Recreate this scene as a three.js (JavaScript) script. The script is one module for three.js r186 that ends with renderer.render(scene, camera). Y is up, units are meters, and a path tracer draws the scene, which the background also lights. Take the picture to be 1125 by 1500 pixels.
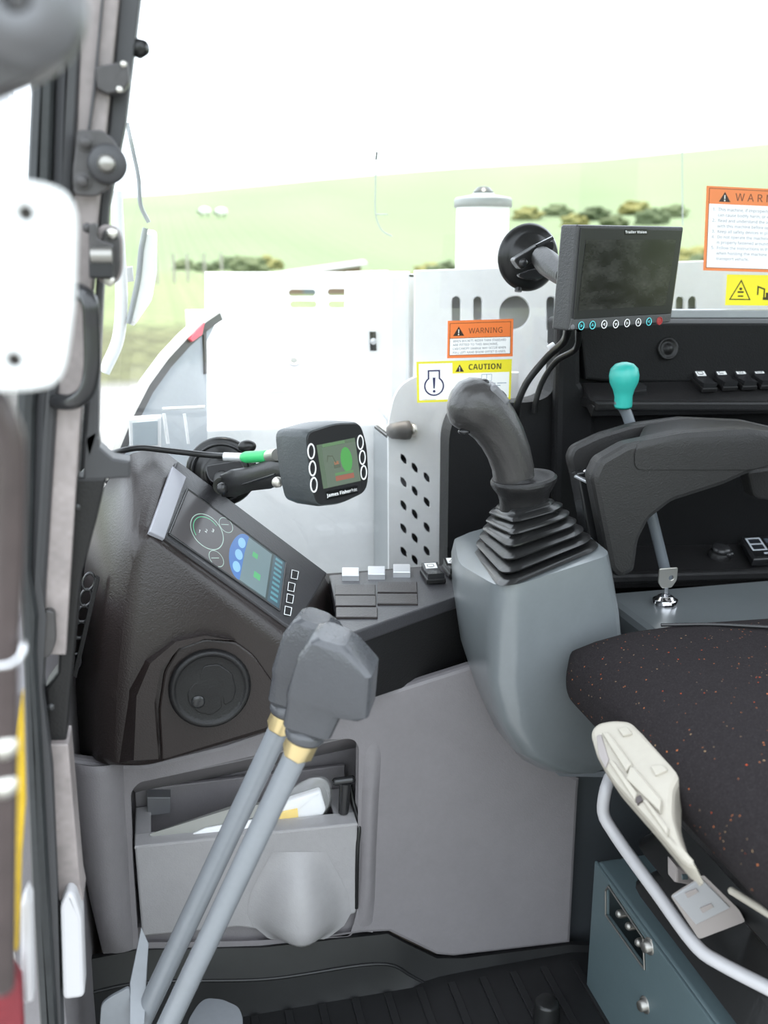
import * as THREE from 'three';
import { RoundedBoxGeometry } from 'three/addons/geometries/RoundedBoxGeometry.js';
import { mergeGeometries, toCreasedNormals } from 'three/addons/utils/BufferGeometryUtils.js';

// ---------------------------------------------------------------- camera, sky, exposure
const F = 1400, W = 1125, HH = 1500;
const EYE = new THREE.Vector3(0, 1.02, 0), YAW = -13 * Math.PI / 180, PITCH = -15 * Math.PI / 180;
const scene = new THREE.Scene();
const camera = new THREE.PerspectiveCamera(2 * Math.atan(HH / 2 / F) * 180 / Math.PI, W / HH, 0.05, 1500);
camera.rotation.order = 'YXZ';
camera.position.copy(EYE); camera.rotation.set(PITCH, YAW, 0);
camera.focus = 1.3; camera.userData.fStop = 4.5;
scene.background = new THREE.Color(0.87, 0.955, 1.04);
scene.backgroundIntensity = 1.0;
const sun = new THREE.DirectionalLight(0xfff4e2, 1.6);          // sun behind thin cloud, from the rear right, high
sun.position.set(1.2, 9, -4.2); sun.target.position.set(0.3, 0, -2.2); sun.shadow.radius = 9;
sun.castShadow = true; sun.shadow.mapSize.set(2048, 2048);
Object.assign(sun.shadow.camera, { left: -6, right: 6, top: 6, bottom: -6, near: 0.5, far: 30 });
scene.add(sun, sun.target);
const renderer = new THREE.WebGLRenderer();
renderer.toneMapping = THREE.LinearToneMapping;
renderer.toneMappingExposure = 3.9;
renderer.shadowMap.enabled = true;

// ---------------------------------------------------------------- helpers
const V = (x, y, z) => new THREE.Vector3(x, y, z);
camera.updateMatrixWorld();
const ray = (px, py) => V((px - W / 2) / F, -(py - HH / 2) / F, -1).applyQuaternion(camera.quaternion);
const Zp = (px, py, z) => { const r = ray(px, py); return EYE.clone().addScaledVector(r, z / r.z); };
const Yp = (px, py, y) => { const r = ray(px, py); return EYE.clone().addScaledVector(r, (y - EYE.y) / r.y); };
const onPl = (px, py, o, n) => { const r = ray(px, py); return EYE.clone().addScaledVector(r, o.clone().sub(EYE).dot(n) / r.dot(n)); };
function rng(seed) { let s = seed >>> 0; return () => { s = (s + 0x6D2B79F5) | 0; let t = Math.imul(s ^ (s >>> 15), 1 | s); t = (t + Math.imul(t ^ (t >>> 7), 61 | t)) ^ t; return ((t ^ (t >>> 14)) >>> 0) / 4294967296; }; }
function newell(p) { const n = V(0, 0, 0); for (let i = 0; i < p.length; i++) { const a = p[i], b = p[(i + 1) % p.length]; n.x += (a.y - b.y) * (a.z + b.z); n.y += (a.z - b.z) * (a.x + b.x); n.z += (a.x - b.x) * (a.y + b.y); } return n.normalize(); }
// a face plane through points, its normal turned to the eye
function frameOf(p) {
  let n = newell(p); const o = p[0].clone(); if (n.dot(EYE.clone().sub(o)) < 0) n.negate();
  const u = p[1].clone().sub(p[0]); u.addScaledVector(n, -u.dot(n)).normalize(); const v = n.clone().cross(u);
  return { o, u, v, n, m: new THREE.Matrix4().makeBasis(u, v, n).setPosition(o) };
}
const loc = (f, p) => { const d = p.clone().sub(f.o); return new THREE.Vector2(d.dot(f.u), d.dot(f.v)); };
const fpx = (f, px, py) => loc(f, onPl(px, py, f.o, f.n));          // pixel -> coordinates on that face
const fat = (f, x, y, z = 0) => V(x, y, z).applyMatrix4(f.m);
function round2(p, r, seg = 5) {                                       // round the corners of a closed outline (2-D or 3-D points)
  if (!r) return p; const out = [];
  p.forEach((b, i) => {
    const a = p[(i + p.length - 1) % p.length], c = p[(i + 1) % p.length], rr = Array.isArray(r) ? r[i] : r;
    if (!rr) { for (let k = 0; k <= seg; k++) out.push(b.clone()); return; }
    const s = b.clone().lerp(a, Math.min(0.48, rr / b.distanceTo(a))), e = b.clone().lerp(c, Math.min(0.48, rr / b.distanceTo(c)));
    for (let k = 0; k <= seg; k++) { const t = k / seg; out.push(s.clone().multiplyScalar((1 - t) * (1 - t)).addScaledVector(b, 2 * t * (1 - t)).addScaledVector(e, t * t)); }
  });
  return out;
}
// slab whose front outline is the 3-D polygon p, going back by `thick`
function slab(p, thick, { bevel = 0.0015, round = 0, holes = [], frame } = {}) {
  const f = frame || frameOf(p), pts = round2(p.map((q) => loc(f, q)), round);
  const b = Math.min(bevel, thick * 0.45), sh = new THREE.Shape(pts);
  for (const h of holes) sh.holes.push(new THREE.Path(h.map((q) => q.isVector3 ? loc(f, q) : q)));
  const g = new THREE.ExtrudeGeometry(sh, { depth: Math.max(1e-4, thick - 2 * b), bevelEnabled: b > 0, bevelSize: b, bevelThickness: b, bevelOffset: -b, bevelSegments: 2, curveSegments: 6 });
  g.translate(0, 0, -(thick - b)); g.applyMatrix4(f.m); return g;
}
const zpoly = (px, z) => px.map(([x, y, dz = 0]) => Zp(x, y, z + dz));
const zslab = (px, z, thick, o) => slab(zpoly(px, z), thick, { frame: zframe(z), ...o });
const zframe = (z) => { const o = V(0, 0, z); return { o, u: V(1, 0, 0), v: V(0, 1, 0), n: V(0, 0, 1), m: new THREE.Matrix4().setPosition(o) }; };
function loft(rings, { a = true, b = true, crease = 0.6 } = {}) {
  const n = rings[0].length, pos = [], idx = [];
  for (const r of rings) for (const q of r) pos.push(q.x, q.y, q.z);
  for (let k = 0; k + 1 < rings.length; k++) for (let i = 0; i < n; i++) { const j = (i + 1) % n, A = k * n + i, B = k * n + j, C = A + n, D = B + n; idx.push(A, B, D, A, D, C); }
  const cap = (r, off, flip) => {
    const nn = newell(r), u = Math.abs(nn.y) < 0.9 ? V(0, 1, 0).cross(nn).normalize() : V(1, 0, 0).cross(nn).normalize(), v = nn.clone().cross(u);
    const tri = THREE.ShapeUtils.triangulateShape(r.map((q) => new THREE.Vector2(q.dot(u), q.dot(v))), []);
    for (const [x, y, z] of tri) flip ? idx.push(off + x, off + z, off + y) : idx.push(off + x, off + y, off + z);
  };
  if (a) cap(rings[0], 0, true); if (b) cap(rings[rings.length - 1], (rings.length - 1) * n, false);
  const g = new THREE.BufferGeometry(); g.setAttribute('position', new THREE.Float32BufferAttribute(pos, 3)); g.setIndex(idx);
  return toCreasedNormals(g, crease);
}
function align(g, p, d) { g.applyQuaternion(new THREE.Quaternion().setFromUnitVectors(V(0, 1, 0), d.clone().normalize())); g.translate(p.x, p.y, p.z); return g; }
const cyl = (p, q, r0, r1 = r0, seg = 20) => { const d = q.clone().sub(p), g = new THREE.CylinderGeometry(r1, r0, d.length(), seg); g.translate(0, d.length() / 2, 0); return align(g, p, d); };
const lathe = (prof, p, d, seg = 32) => align(new THREE.LatheGeometry(prof.map(([r, h]) => new THREE.Vector2(Math.max(r, 1e-5), h)), seg), p, d);
const ball = (p, r, sx = 1, sy = 1, sz = 1) => new THREE.SphereGeometry(r, 24, 16).scale(sx, sy, sz).translate(p.x, p.y, p.z);
const tube = (pts, r, n = 40, seg = 12) => new THREE.TubeGeometry(new THREE.CatmullRomCurve3(pts, false, 'centripetal'), n, r, seg);
const rod = (pts, r, seg = 14) => {                                // tube with capped ends
  const c = new THREE.CatmullRomCurve3(pts, false, 'centripetal'); return merge([new THREE.TubeGeometry(c, 48, r, seg), ball(pts[0], r), ball(pts[pts.length - 1], r)]);
};
function merge(list) { return mergeGeometries(list.map((g) => { const k = g.index ? g.toNonIndexed() : g; for (const n of Object.keys(k.attributes)) if (!['position', 'normal', 'uv'].includes(n)) k.deleteAttribute(n); if (!k.attributes.uv) k.setAttribute('uv', new THREE.Float32BufferAttribute(new Float32Array(k.attributes.position.count * 2), 2)); return k; })); }
const fbox = (f, x, y, w, h, d, z0 = 0, r = 0.001) => { const g = new RoundedBoxGeometry(w, h, d, 2, Math.min(r, w / 2.2, h / 2.2, d / 2.2)); g.translate(x, y, z0 + d / 2); return g.applyMatrix4(f.m); };
const bx = (x0, x1, y0, y1, z0, z1, r = 0.004) => new RoundedBoxGeometry(x1 - x0, y1 - y0, z1 - z0, 2, r).translate((x0 + x1) / 2, (y0 + y1) / 2, (z0 + z1) / 2);
function bulge(rows, z, prof, n = 16) {                              // a swelling surface: rows of [y, x0, x1, height] in pixels on the plane z
  const p = [], idx = []; for (const [y, x0, x1, h] of rows) for (let k = 0; k <= n; k++) { const q = Zp(x0 + (x1 - x0) * k / n, y, z); q.z += prof(k / n) * h; p.push(q.x, q.y, q.z); }
  for (let i = 0; i + 1 < rows.length; i++) for (let j = 0; j < n; j++) { const A = i * (n + 1) + j, B = A + n + 1; idx.push(A, B, A + 1, A + 1, B, B + 1); }
  const g = new THREE.BufferGeometry(); g.setAttribute('position', new THREE.Float32BufferAttribute(p, 3)); g.setIndex(idx); g.computeVertexNormals(); return g;
}
function boxUV(g0) {                                               // uv in metres, by the side each face looks to
  const g = g0.index ? g0.toNonIndexed() : g0, p = g.attributes.position, uv = new Float32Array(p.count * 2), a = V(), b = V(), c = V();
  for (let i = 0; i < p.count; i += 3) {
    a.fromBufferAttribute(p, i); b.fromBufferAttribute(p, i + 1); c.fromBufferAttribute(p, i + 2);
    const n = b.clone().sub(a).cross(c.clone().sub(a)), x = Math.abs(n.x), y = Math.abs(n.y), z = Math.abs(n.z);
    [a, b, c].forEach((q, k) => { const [s, t] = x > y && x > z ? [q.z, q.y] : y > z ? [q.x, q.z] : [q.x, q.y]; uv[(i + k) * 2] = s; uv[(i + k) * 2 + 1] = t; });
  }
  g.setAttribute('uv', new THREE.BufferAttribute(uv, 2)); return g;
}
// quad with uv 0..1 from corners tl, tr, br, bl
function quad(tl, tr, br, bl) {
  const g = new THREE.BufferGeometry(), q = [bl, br, tr, tl]; g.setAttribute('position', new THREE.Float32BufferAttribute(q.flatMap((p) => [p.x, p.y, p.z]), 3));
  g.setAttribute('uv', new THREE.Float32BufferAttribute([0, 0, 1, 0, 1, 1, 0, 1], 2)); g.setIndex([0, 1, 2, 0, 2, 3]); g.computeVertexNormals(); g.userData.keepUV = true; return g;
}
const quadOn = (f, px, off = 0.0004) => quad(...px.map(([x, y]) => onPl(x, y, f.o, f.n).addScaledVector(f.n, off)));
const used = {};
function numbered(n) { const k = used[n] = (used[n] ?? -1) + 1; return k ? n + '_' + String(k).padStart(3, '0') : n; }
function thing(name, label, category, base, group) {
  const o = new THREE.Group(); o.name = numbered(name); o.position.copy(base); o.userData = { label, category }; if (group) o.userData.group = group; scene.add(o); return o;
}
function part(parent, name, g, m, label) {
  let root = parent; while (root.parent && root.parent !== scene) root = root.parent;
  if (!g.userData.keepUV) g = boxUV(g);
  g = g.clone(); g.translate(-root.position.x, -root.position.y, -root.position.z);
  const o = new THREE.Mesh(g, m); o.name = name; if (label) o.userData.label = label; parent.add(o); return o;
}
function single(name, g, m, label, category, group) {
  const t = new THREE.Mesh(g.userData.keepUV ? g : boxUV(g), m); t.name = numbered(name); t.userData = { label, category }; if (group) t.userData.group = group; scene.add(t); return t;
}
function struct(name, g, m, label) { const t = new THREE.Mesh(g.userData.keepUV ? g : boxUV(g), m); t.name = name; t.userData = { kind: 'structure', label, category: name.split('_')[0] }; scene.add(t); return t; }

// ---------------------------------------------------------------- materials
function noiseTex(size, seed, oct, rep, fn) {
  const r = rng(seed), grid = []; for (let o = 0; o < oct.length; o++) { const n = oct[o][0], a = new Float32Array(n * n); for (let i = 0; i < n * n; i++) a[i] = r(); grid.push(a); }
  const d = new Uint8Array(size * size * 4), sm = (t) => t * t * (3 - 2 * t);
  for (let y = 0; y < size; y++) for (let x = 0; x < size; x++) {
    let s = 0, w = 0; oct.forEach(([n, amp], o) => { const gx = x / size * n, gy = y / size * n, x0 = gx | 0, y0 = gy | 0, fx = sm(gx - x0), fy = sm(gy - y0), a = grid[o], q = (i, j) => a[(j % n) * n + (i % n)];
      s += amp * ((q(x0, y0) * (1 - fx) + q(x0 + 1, y0) * fx) * (1 - fy) + (q(x0, y0 + 1) * (1 - fx) + q(x0 + 1, y0 + 1) * fx) * fy); w += amp; });
    const c = fn ? fn(s / w, x, y) : [s / w * 255, s / w * 255, s / w * 255]; d.set([c[0], c[1], c[2], 255], (y * size + x) * 4);
  }
  const t = new THREE.DataTexture(d, size, size); t.wrapS = t.wrapT = THREE.RepeatWrapping; t.magFilter = THREE.LinearFilter; t.minFilter = THREE.LinearMipmapLinearFilter; t.generateMipmaps = true; t.repeat.set(rep, rep); t.needsUpdate = true; return t;
}
const grainT = noiseTex(256, 3, [[128, 1], [64, 0.6]], 8);            // moulded leather grain of cab plastics: 12 cm tile
const softT = noiseTex(256, 5, [[8, 1], [32, 0.6], [128, 0.4]], 3);
const tintT = (seed, lo) => { const t = noiseTex(256, seed, [[6, 1], [24, 0.6], [96, 0.5]], 2.3, (v) => { const k = 255 * (lo + (1 - lo) * v); return [k, k, k]; }); t.colorSpace = THREE.SRGBColorSpace; return t; };
const wearT = tintT(11, 0.93), dirtT = tintT(17, 0.7);
const mat = (r, g, b, rough, o = {}) => new THREE.MeshPhysicalMaterial({ color: new THREE.Color().setRGB(r, g, b), roughness: rough, ...o });
const plastic = (r, g, b, rough, bump = 0.0003, o = {}) => mat(r, g, b, rough, { bumpMap: grainT, bumpScale: bump, map: wearT, ...o });
const M = {
  black: plastic(0.013, 0.0125, 0.0128, 0.42, 0.0003, { specularIntensity: 0.65 }),
  consoleB: plastic(0.018, 0.0125, 0.0115, 0.36),
  blackWall: plastic(0.011, 0.011, 0.0115, 0.5, 0.0004, { specularIntensity: 0.3 }),
  armrest: plastic(0.026, 0.025, 0.0245, 0.48, 0.0004, { specularIntensity: 0.75 }),
  gloss: mat(0.02, 0.02, 0.021, 0.25),
  rubber: mat(0.012, 0.012, 0.012, 0.28, { specularIntensity: 0.75, bumpMap: softT, bumpScale: 0.0003 }),
  seal: mat(0.03, 0.033, 0.035, 0.5, { map: dirtT }),
  trim: plastic(0.20, 0.187, 0.195, 0.5, 0.00025),
  box: plastic(0.33, 0.32, 0.325, 0.42, 0.0002, { side: THREE.DoubleSide }),
  pod: mat(0.15, 0.165, 0.172, 0.3, { clearcoat: 0.6, clearcoatRoughness: 0.22, map: wearT }),
  keygrey: mat(0.13, 0.13, 0.137, 0.42),
  silver: mat(0.55, 0.56, 0.58, 0.3, { metalness: 0.5 }),
  steelPaint: mat(0.23, 0.245, 0.265, 0.26, { clearcoat: 0.4, clearcoatRoughness: 0.25, map: wearT }),
  bluegrey: mat(0.085, 0.12, 0.13, 0.42, { map: wearT }),
  chrome: mat(0.8, 0.8, 0.82, 0.12, { metalness: 1 }),
  zinc: mat(0.62, 0.6, 0.55, 0.35, { metalness: 0.9 }),
  brass: mat(0.78, 0.62, 0.33, 0.32, { metalness: 0.75 }),
  beigePaint: mat(0.35, 0.305, 0.295, 0.45, { map: dirtT }),
  pillarDark: mat(0.04, 0.04, 0.043, 0.5, { map: wearT }),
  bracket: mat(0.085, 0.08, 0.08, 0.45, { metalness: 0.3, map: dirtT }),
  white: mat(0.86, 0.87, 0.87, 0.35, { clearcoat: 0.3, map: tintT(23, 0.95) }),
  whitePlain: mat(0.8, 0.8, 0.79, 0.5), barWhite: mat(0.42, 0.41, 0.42, 0.35), buffer: mat(0.45, 0.44, 0.45, 0.5),
  ivory: mat(0.42, 0.385, 0.325, 0.45, { map: wearT }),
  pinkgrey: mat(0.28, 0.25, 0.24, 0.5), dullSteel: mat(0.3, 0.29, 0.27, 0.4, { metalness: 0.85 }),
  teal: mat(0.035, 0.42, 0.36, 0.36, { map: wearT }),
  greyRod: mat(0.13, 0.145, 0.16, 0.35),
  green: mat(0.03, 0.42, 0.13, 0.45),
  yellow: mat(0.85, 0.55, 0.02, 0.5, { map: dirtT }),
  red: mat(0.22, 0.02, 0.03, 0.5, { map: dirtT }),
  redLens: mat(0.75, 0.05, 0.09, 0.3),
  brownPaint: mat(0.075, 0.055, 0.053, 0.35, { map: dirtT }),
  hole: mat(0.02, 0.02, 0.02, 0.8),
  slotgrey: mat(0.18, 0.2, 0.2, 0.7),
  outGrey: mat(0.32, 0.34, 0.35, 0.4, { map: wearT }),
  glass: new THREE.MeshPhysicalMaterial({ color: 0xffffff, roughness: 0, transmission: 1, thickness: 0, ior: 1.45 }),
  bag: new THREE.MeshPhysicalMaterial({ color: 0xffffff, roughness: 0.15, transmission: 0.85, thickness: 0, ior: 1.4, side: THREE.DoubleSide }),
  paper: mat(0.85, 0.85, 0.87, 0.7), yellowPaper: mat(0.9, 0.62, 0.08, 0.6),
  whiteInk: mat(0.8, 0.8, 0.8, 0.5),
};
const canvasMat = (w, h, draw, rough = 0.4, o = {}) => {
  const c = document.createElement('canvas'); c.width = w; c.height = h; const x = c.getContext('2d'); draw(x, w, h);
  const t = new THREE.CanvasTexture(c); t.colorSpace = THREE.SRGBColorSpace; t.anisotropy = 8; return new THREE.MeshPhysicalMaterial({ map: t, roughness: rough, side: THREE.DoubleSide, ...o });
};

// ================================================================ the setting
const zW = -1.47;                                                      // inner face of the right-hand wall
const floorM = mat(0.03, 0.03, 0.031, 0.7, { map: dirtT });
struct('floor', bx(-0.2, 1.75, -0.16, -0.075, -1.56, -0.8), floorM, 'dark steel cab floor under the rubber mat');
struct('ceiling', bx(-0.22, 1.78, 1.72, 1.8, -1.66, -0.62), mat(0.45, 0.45, 0.46, 0.7), 'grey cab roof lining overhead');
// right-hand wall of the cab with its stepped window opening
{
  const hole = zpoly([[655, 838], [658, 625], [682, 590], [797, 590], [818, 560], [820, 466]], zW).map((p) => new THREE.Vector2(p.x, p.y));
  const bar = hole[5].y;
  const outline = [[-0.15, -0.1], [1.72, -0.1], [1.72, 1.73], [-0.15, 1.73]].map(([x, y]) => V(x, y, zW));
  const open = [new THREE.Vector2(-0.105, 0.5), new THREE.Vector2(hole[0].x, 0.5), hole[0], hole[1], hole[2], hole[3], hole[4], hole[5], new THREE.Vector2(1.62, bar), new THREE.Vector2(1.62, 1.66), new THREE.Vector2(-0.105, 1.66)];
  const g = slab(outline, 0.05, { frame: zframe(zW), bevel: 0, holes: [round2(open, [0.02, 0.02, 0.012, 0.03, 0.03, 0.05, 0.05, 0.01, 0.05, 0.05, 0.05])] });
  struct('wall_right', g, M.blackWall, 'black right-hand cab wall around the stepped side window');
  const gl = struct('window_1', slab(outline.map((p) => V(p.x, p.y, zW - 0.028)), 0.004, { frame: zframe(zW - 0.028), bevel: 0 }), M.glass, 'clear fixed side window of the cab');
  const sill = zslab([[822, 454], [1300, 454], [1300, 466], [822, 466]], zW + 0.004, 0.03, { bevel: 0.002 });
  struct('trim_1', sill, M.outGrey, 'dark grey lower rail of the side window');
  struct('trim_2', zslab([[822, 467], [1300, 467], [1300, 475], [822, 475]], zW + 0.012, 0.03, { bevel: 0.002 }), M.keygrey, 'pale ledge strip under the side window rail');
}
struct('wall_rear', slab([V(1.72, -0.1, -0.82), V(1.72, -0.1, -1.52), V(1.72, 1.73, -1.52), V(1.72, 1.73, -0.82)], 0.05, { bevel: 0, holes: [[V(1.72, 0.85, -0.9), V(1.72, 0.85, -1.42), V(1.72, 1.62, -1.42), V(1.72, 1.62, -0.9)]] }), M.blackWall, 'black rear cab wall with window opening');
struct('wall_left', slab([V(0.98, -0.1, -0.8), V(1.72, -0.1, -0.8), V(1.72, 1.73, -0.8), V(0.98, 1.73, -0.8)], 0.05, { bevel: 0, frame: zframe(-0.8), holes: [[V(1.1, 0.85, -0.8), V(1.62, 0.85, -0.8), V(1.62, 1.6, -0.8), V(1.1, 1.6, -0.8)]] }), M.blackWall, 'black left cab wall behind the door opening');
struct('wall_front', bx(-0.19, -0.145, -0.1, 0.6, -1.5, -0.93), M.trim, 'low front wall below the windscreen');
struct('window_2', slab([V(-0.165, 0.6, -0.93), V(-0.165, 0.6, -1.47), V(-0.165, 1.72, -1.47), V(-0.165, 1.72, -0.93)], 0.004, { bevel: 0 }), M.glass, 'clear front windscreen');

// ---- front left pillar of the cab, with seal, rails and the things bolted to it
const zP = -0.86;
{
  const pil = new THREE.Group(); pil.name = 'trim_3'; pil.position.copy(Zp(90, 1000, zP)); pil.userData = { kind: 'structure', label: 'front left cab pillar of beige steel with black seals', category: 'pillar' }; scene.add(pil);
  const strip = (L, R, z, t, b = 0.002) => zslab([...L, ...R.slice().reverse()], z, t, { bevel: b });
  part(pil, 'pillar_post', strip([[118, -20], [108, 290], [82, 600], [66, 860], [62, 960]], [[176, -20], [146, 290], [118, 600], [102, 860], [96, 960]], zP - 0.006, 0.05), M.beigePaint, 'beige painted steel face with scuffs');
  part(pil, 'pillar_ridge', strip([[150, -20], [136, 130], [128, 190]], [[153, -20], [140, 130], [132, 190]], zP, 0.01, 0.0005), M.pillarDark);
  part(pil, 'pillar_foot', strip([[66, 1090], [80, 1300], [84, 1320]], [[100, 1090], [118, 1300], [122, 1320]], zP - 0.012, 0.04), M.beigePaint);
  part(pil, 'door_seal', strip([[50, -20], [36, 300], [22, 600], [26, 840], [30, 905], [34, 1010], [38, 1130], [46, 1320], [58, 1520]], [[82, -20], [72, 300], [50, 600], [44, 840], [54, 905], [52, 960], [62, 1130], [72, 1320], [84, 1520]], zP + 0.014, 0.035, 0.008), M.seal, 'dark rubber door seal');
  part(pil, 'door_seal_lip', strip([[82, -20], [72, 300], [48, 600], [42, 840], [52, 905], [46, 1010], [60, 1130], [70, 1320], [76, 1520]], [[122, -20], [106, 300], [82, 600], [66, 860], [62, 930], [60, 1010], [76, 1130], [84, 1320], [92, 1520]], zP + 0.004, 0.03, 0.009), M.pillarDark);
  part(pil, 'screen_rail', strip([[176, -20], [160, 180], [146, 300], [140, 420], [128, 600], [122, 700]], [[208, -20], [184, 180], [160, 300], [151, 420], [145, 560], [143, 640]], zP - 0.02, 0.035), M.pillarDark, 'black windscreen guide rail');
  part(pil, 'screen_corner', zslab([[124, 640], [142, 630], [146, 655], [166, 672], [190, 676], [190, 700], [122, 704]], zP - 0.02, 0.03, { bevel: 0.002 }), M.pillarDark);
  part(pil, 'rail_stop', zslab([[139, 98], [166, 92], [188, 88], [190, 118], [182, 132], [158, 138], [142, 130]], zP + 0.004, 0.016, { round: 0.002 }), M.bracket);
  for (const [x, y] of [[181, 94], [175, 131]]) part(pil, 'screw', lathe([[0, 0.002], [0.0022, 0.0015], [0.0026, 0]], Zp(x, y, zP + 0.004), V(0, 0, 1)), M.zinc);
  part(pil, 'bumper_knob', lathe([[0, 0.012], [0.006, 0.011], [0.008, 0.004], [0.006, 0]], Zp(198, 72, zP - 0.03), V(0.6, 0, 0.6)), M.rubber);
  part(pil, 'side_cover', zslab([[104, 700], [156, 700], [142, 760], [118, 850], [104, 1000], [96, 1095], [70, 1095], [66, 1010], [84, 985], [90, 860]], zP - 0.02, 0.03, { bevel: 0.003 }), M.black, 'black plastic pillar cover');
  part(pil, 'screw', lathe([[0, 0.002], [0.003, 0.0015], [0.0034, 0]], Zp(113, 743, zP - 0.0195), V(0, 0, 1)), M.gloss);
  part(pil, 'screw', lathe([[0, 0.003], [0.0035, 0.002], [0.0042, 0]], Zp(74, 1036, zP - 0.0195), V(0, 0, 1)), M.gloss);
  part(pil, 'latch_pad', zslab([[66, 893], [80, 896], [82, 940], [74, 962], [50, 968], [56, 930]], zP + 0.002, 0.012, { round: 0.004 }), M.bracket);
  part(pil, 'buffer_block', zslab([[88, 1330], [98, 1308], [110, 1312], [120, 1345], [124, 1462], [92, 1466]], zP + 0.006, 0.03, { bevel: 0.004, round: 0.006 }), M.buffer, 'white plastic door buffer');
}
{ // windscreen roller bracket
  const t = thing('roller_bracket', 'dark steel bracket with round roller bolted high on the cab pillar', 'bracket', Zp(140, 285, zP));
  part(t, 'plate', zslab([[112, 190], [150, 190], [168, 205], [178, 230], [174, 258], [160, 276], [140, 288], [108, 286], [106, 250], [110, 220]], zP + 0.012, 0.006, { round: 0.004 }), M.bracket);
  part(t, 'roller', lathe([[0, 0.012], [0.006, 0.012], [0.0135, 0.010], [0.0155, 0.006], [0.0155, 0]], Zp(157, 241, zP + 0.012), V(0.12, 0, 1)), M.pillarDark);
  part(t, 'roller_pin', lathe([[0, 0.008], [0.005, 0.0075], [0.0062, 0.004], [0.0075, 0]], Zp(156, 240, zP + 0.024), V(0.12, 0, 1)), M.dullSteel);
  for (const [x, y] of [[126, 209], [121, 266]]) { const b = part(t, 'bolt', lathe([[0, 0.005], [0.005, 0.005], [0.0055, 0]], Zp(x, y, zP + 0.012), V(0, 0, 1), 6), M.bracket); part(b, 'washer', lathe([[0, 0.0012], [0.0072, 0.0012], [0.0074, 0]], Zp(x, y, zP + 0.012), V(0, 0, 1)), M.bracket); }
}
{ // door latch striker
  const t = thing('latch_striker', 'steel door latch keeper with black square pocket on the cab pillar', 'latch', Zp(150, 415, zP));
  part(t, 'base_plate', zslab([[142, 330], [168, 328], [180, 345], [180, 400], [170, 418], [142, 414]], zP + 0.004, 0.006, { round: 0.008 }), M.beigePaint);
  part(t, 'keeper_plate', zslab([[150, 336], [168, 334], [176, 348], [176, 398], [168, 412], [150, 410], [148, 370]], zP + 0.010, 0.007, { round: 0.007 }), M.bracket);
  part(t, 'latch_body', zslab([[130, 328], [142, 326], [143, 350], [166, 358], [166, 408], [130, 408]], zP + 0.024, 0.018, { round: 0.003 }), M.bracket);
  part(t, 'latch_roll', cyl(Zp(133, 375, zP + 0.026), Zp(164, 375, zP + 0.026), 0.007), M.dullSteel);
  part(t, 'latch_pocket', zslab([[131, 378], [165, 378], [165, 407], [131, 407]], zP + 0.030, 0.012), M.hole);
  for (const [x, y] of [[164, 342], [160, 411]]) part(t, 'bolt', lathe([[0, 0.005], [0.0045, 0.005], [0.005, 0]], Zp(x, y, zP + 0.01), V(0, 0, 1), 6), M.zinc);
  part(t, 'adjuster', lathe([[0, 0.004], [0.004, 0.004], [0.0045, 0]], Zp(128, 334, zP + 0.012), V(0, 0, 1), 6), M.bracket);
}
single('grab_handle', rod([Zp(108, 430, zP - 0.004), Zp(118, 428, zP + 0.03), Zp(131, 442, zP + 0.045), Zp(134, 480, zP + 0.045), Zp(134, 545, zP + 0.045), Zp(126, 574, zP + 0.042), Zp(108, 588, zP + 0.03), Zp(82, 588, zP)], 0.0068), M.gloss, 'black bent-tube grab handle on the front cab pillar', 'handle');

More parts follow.
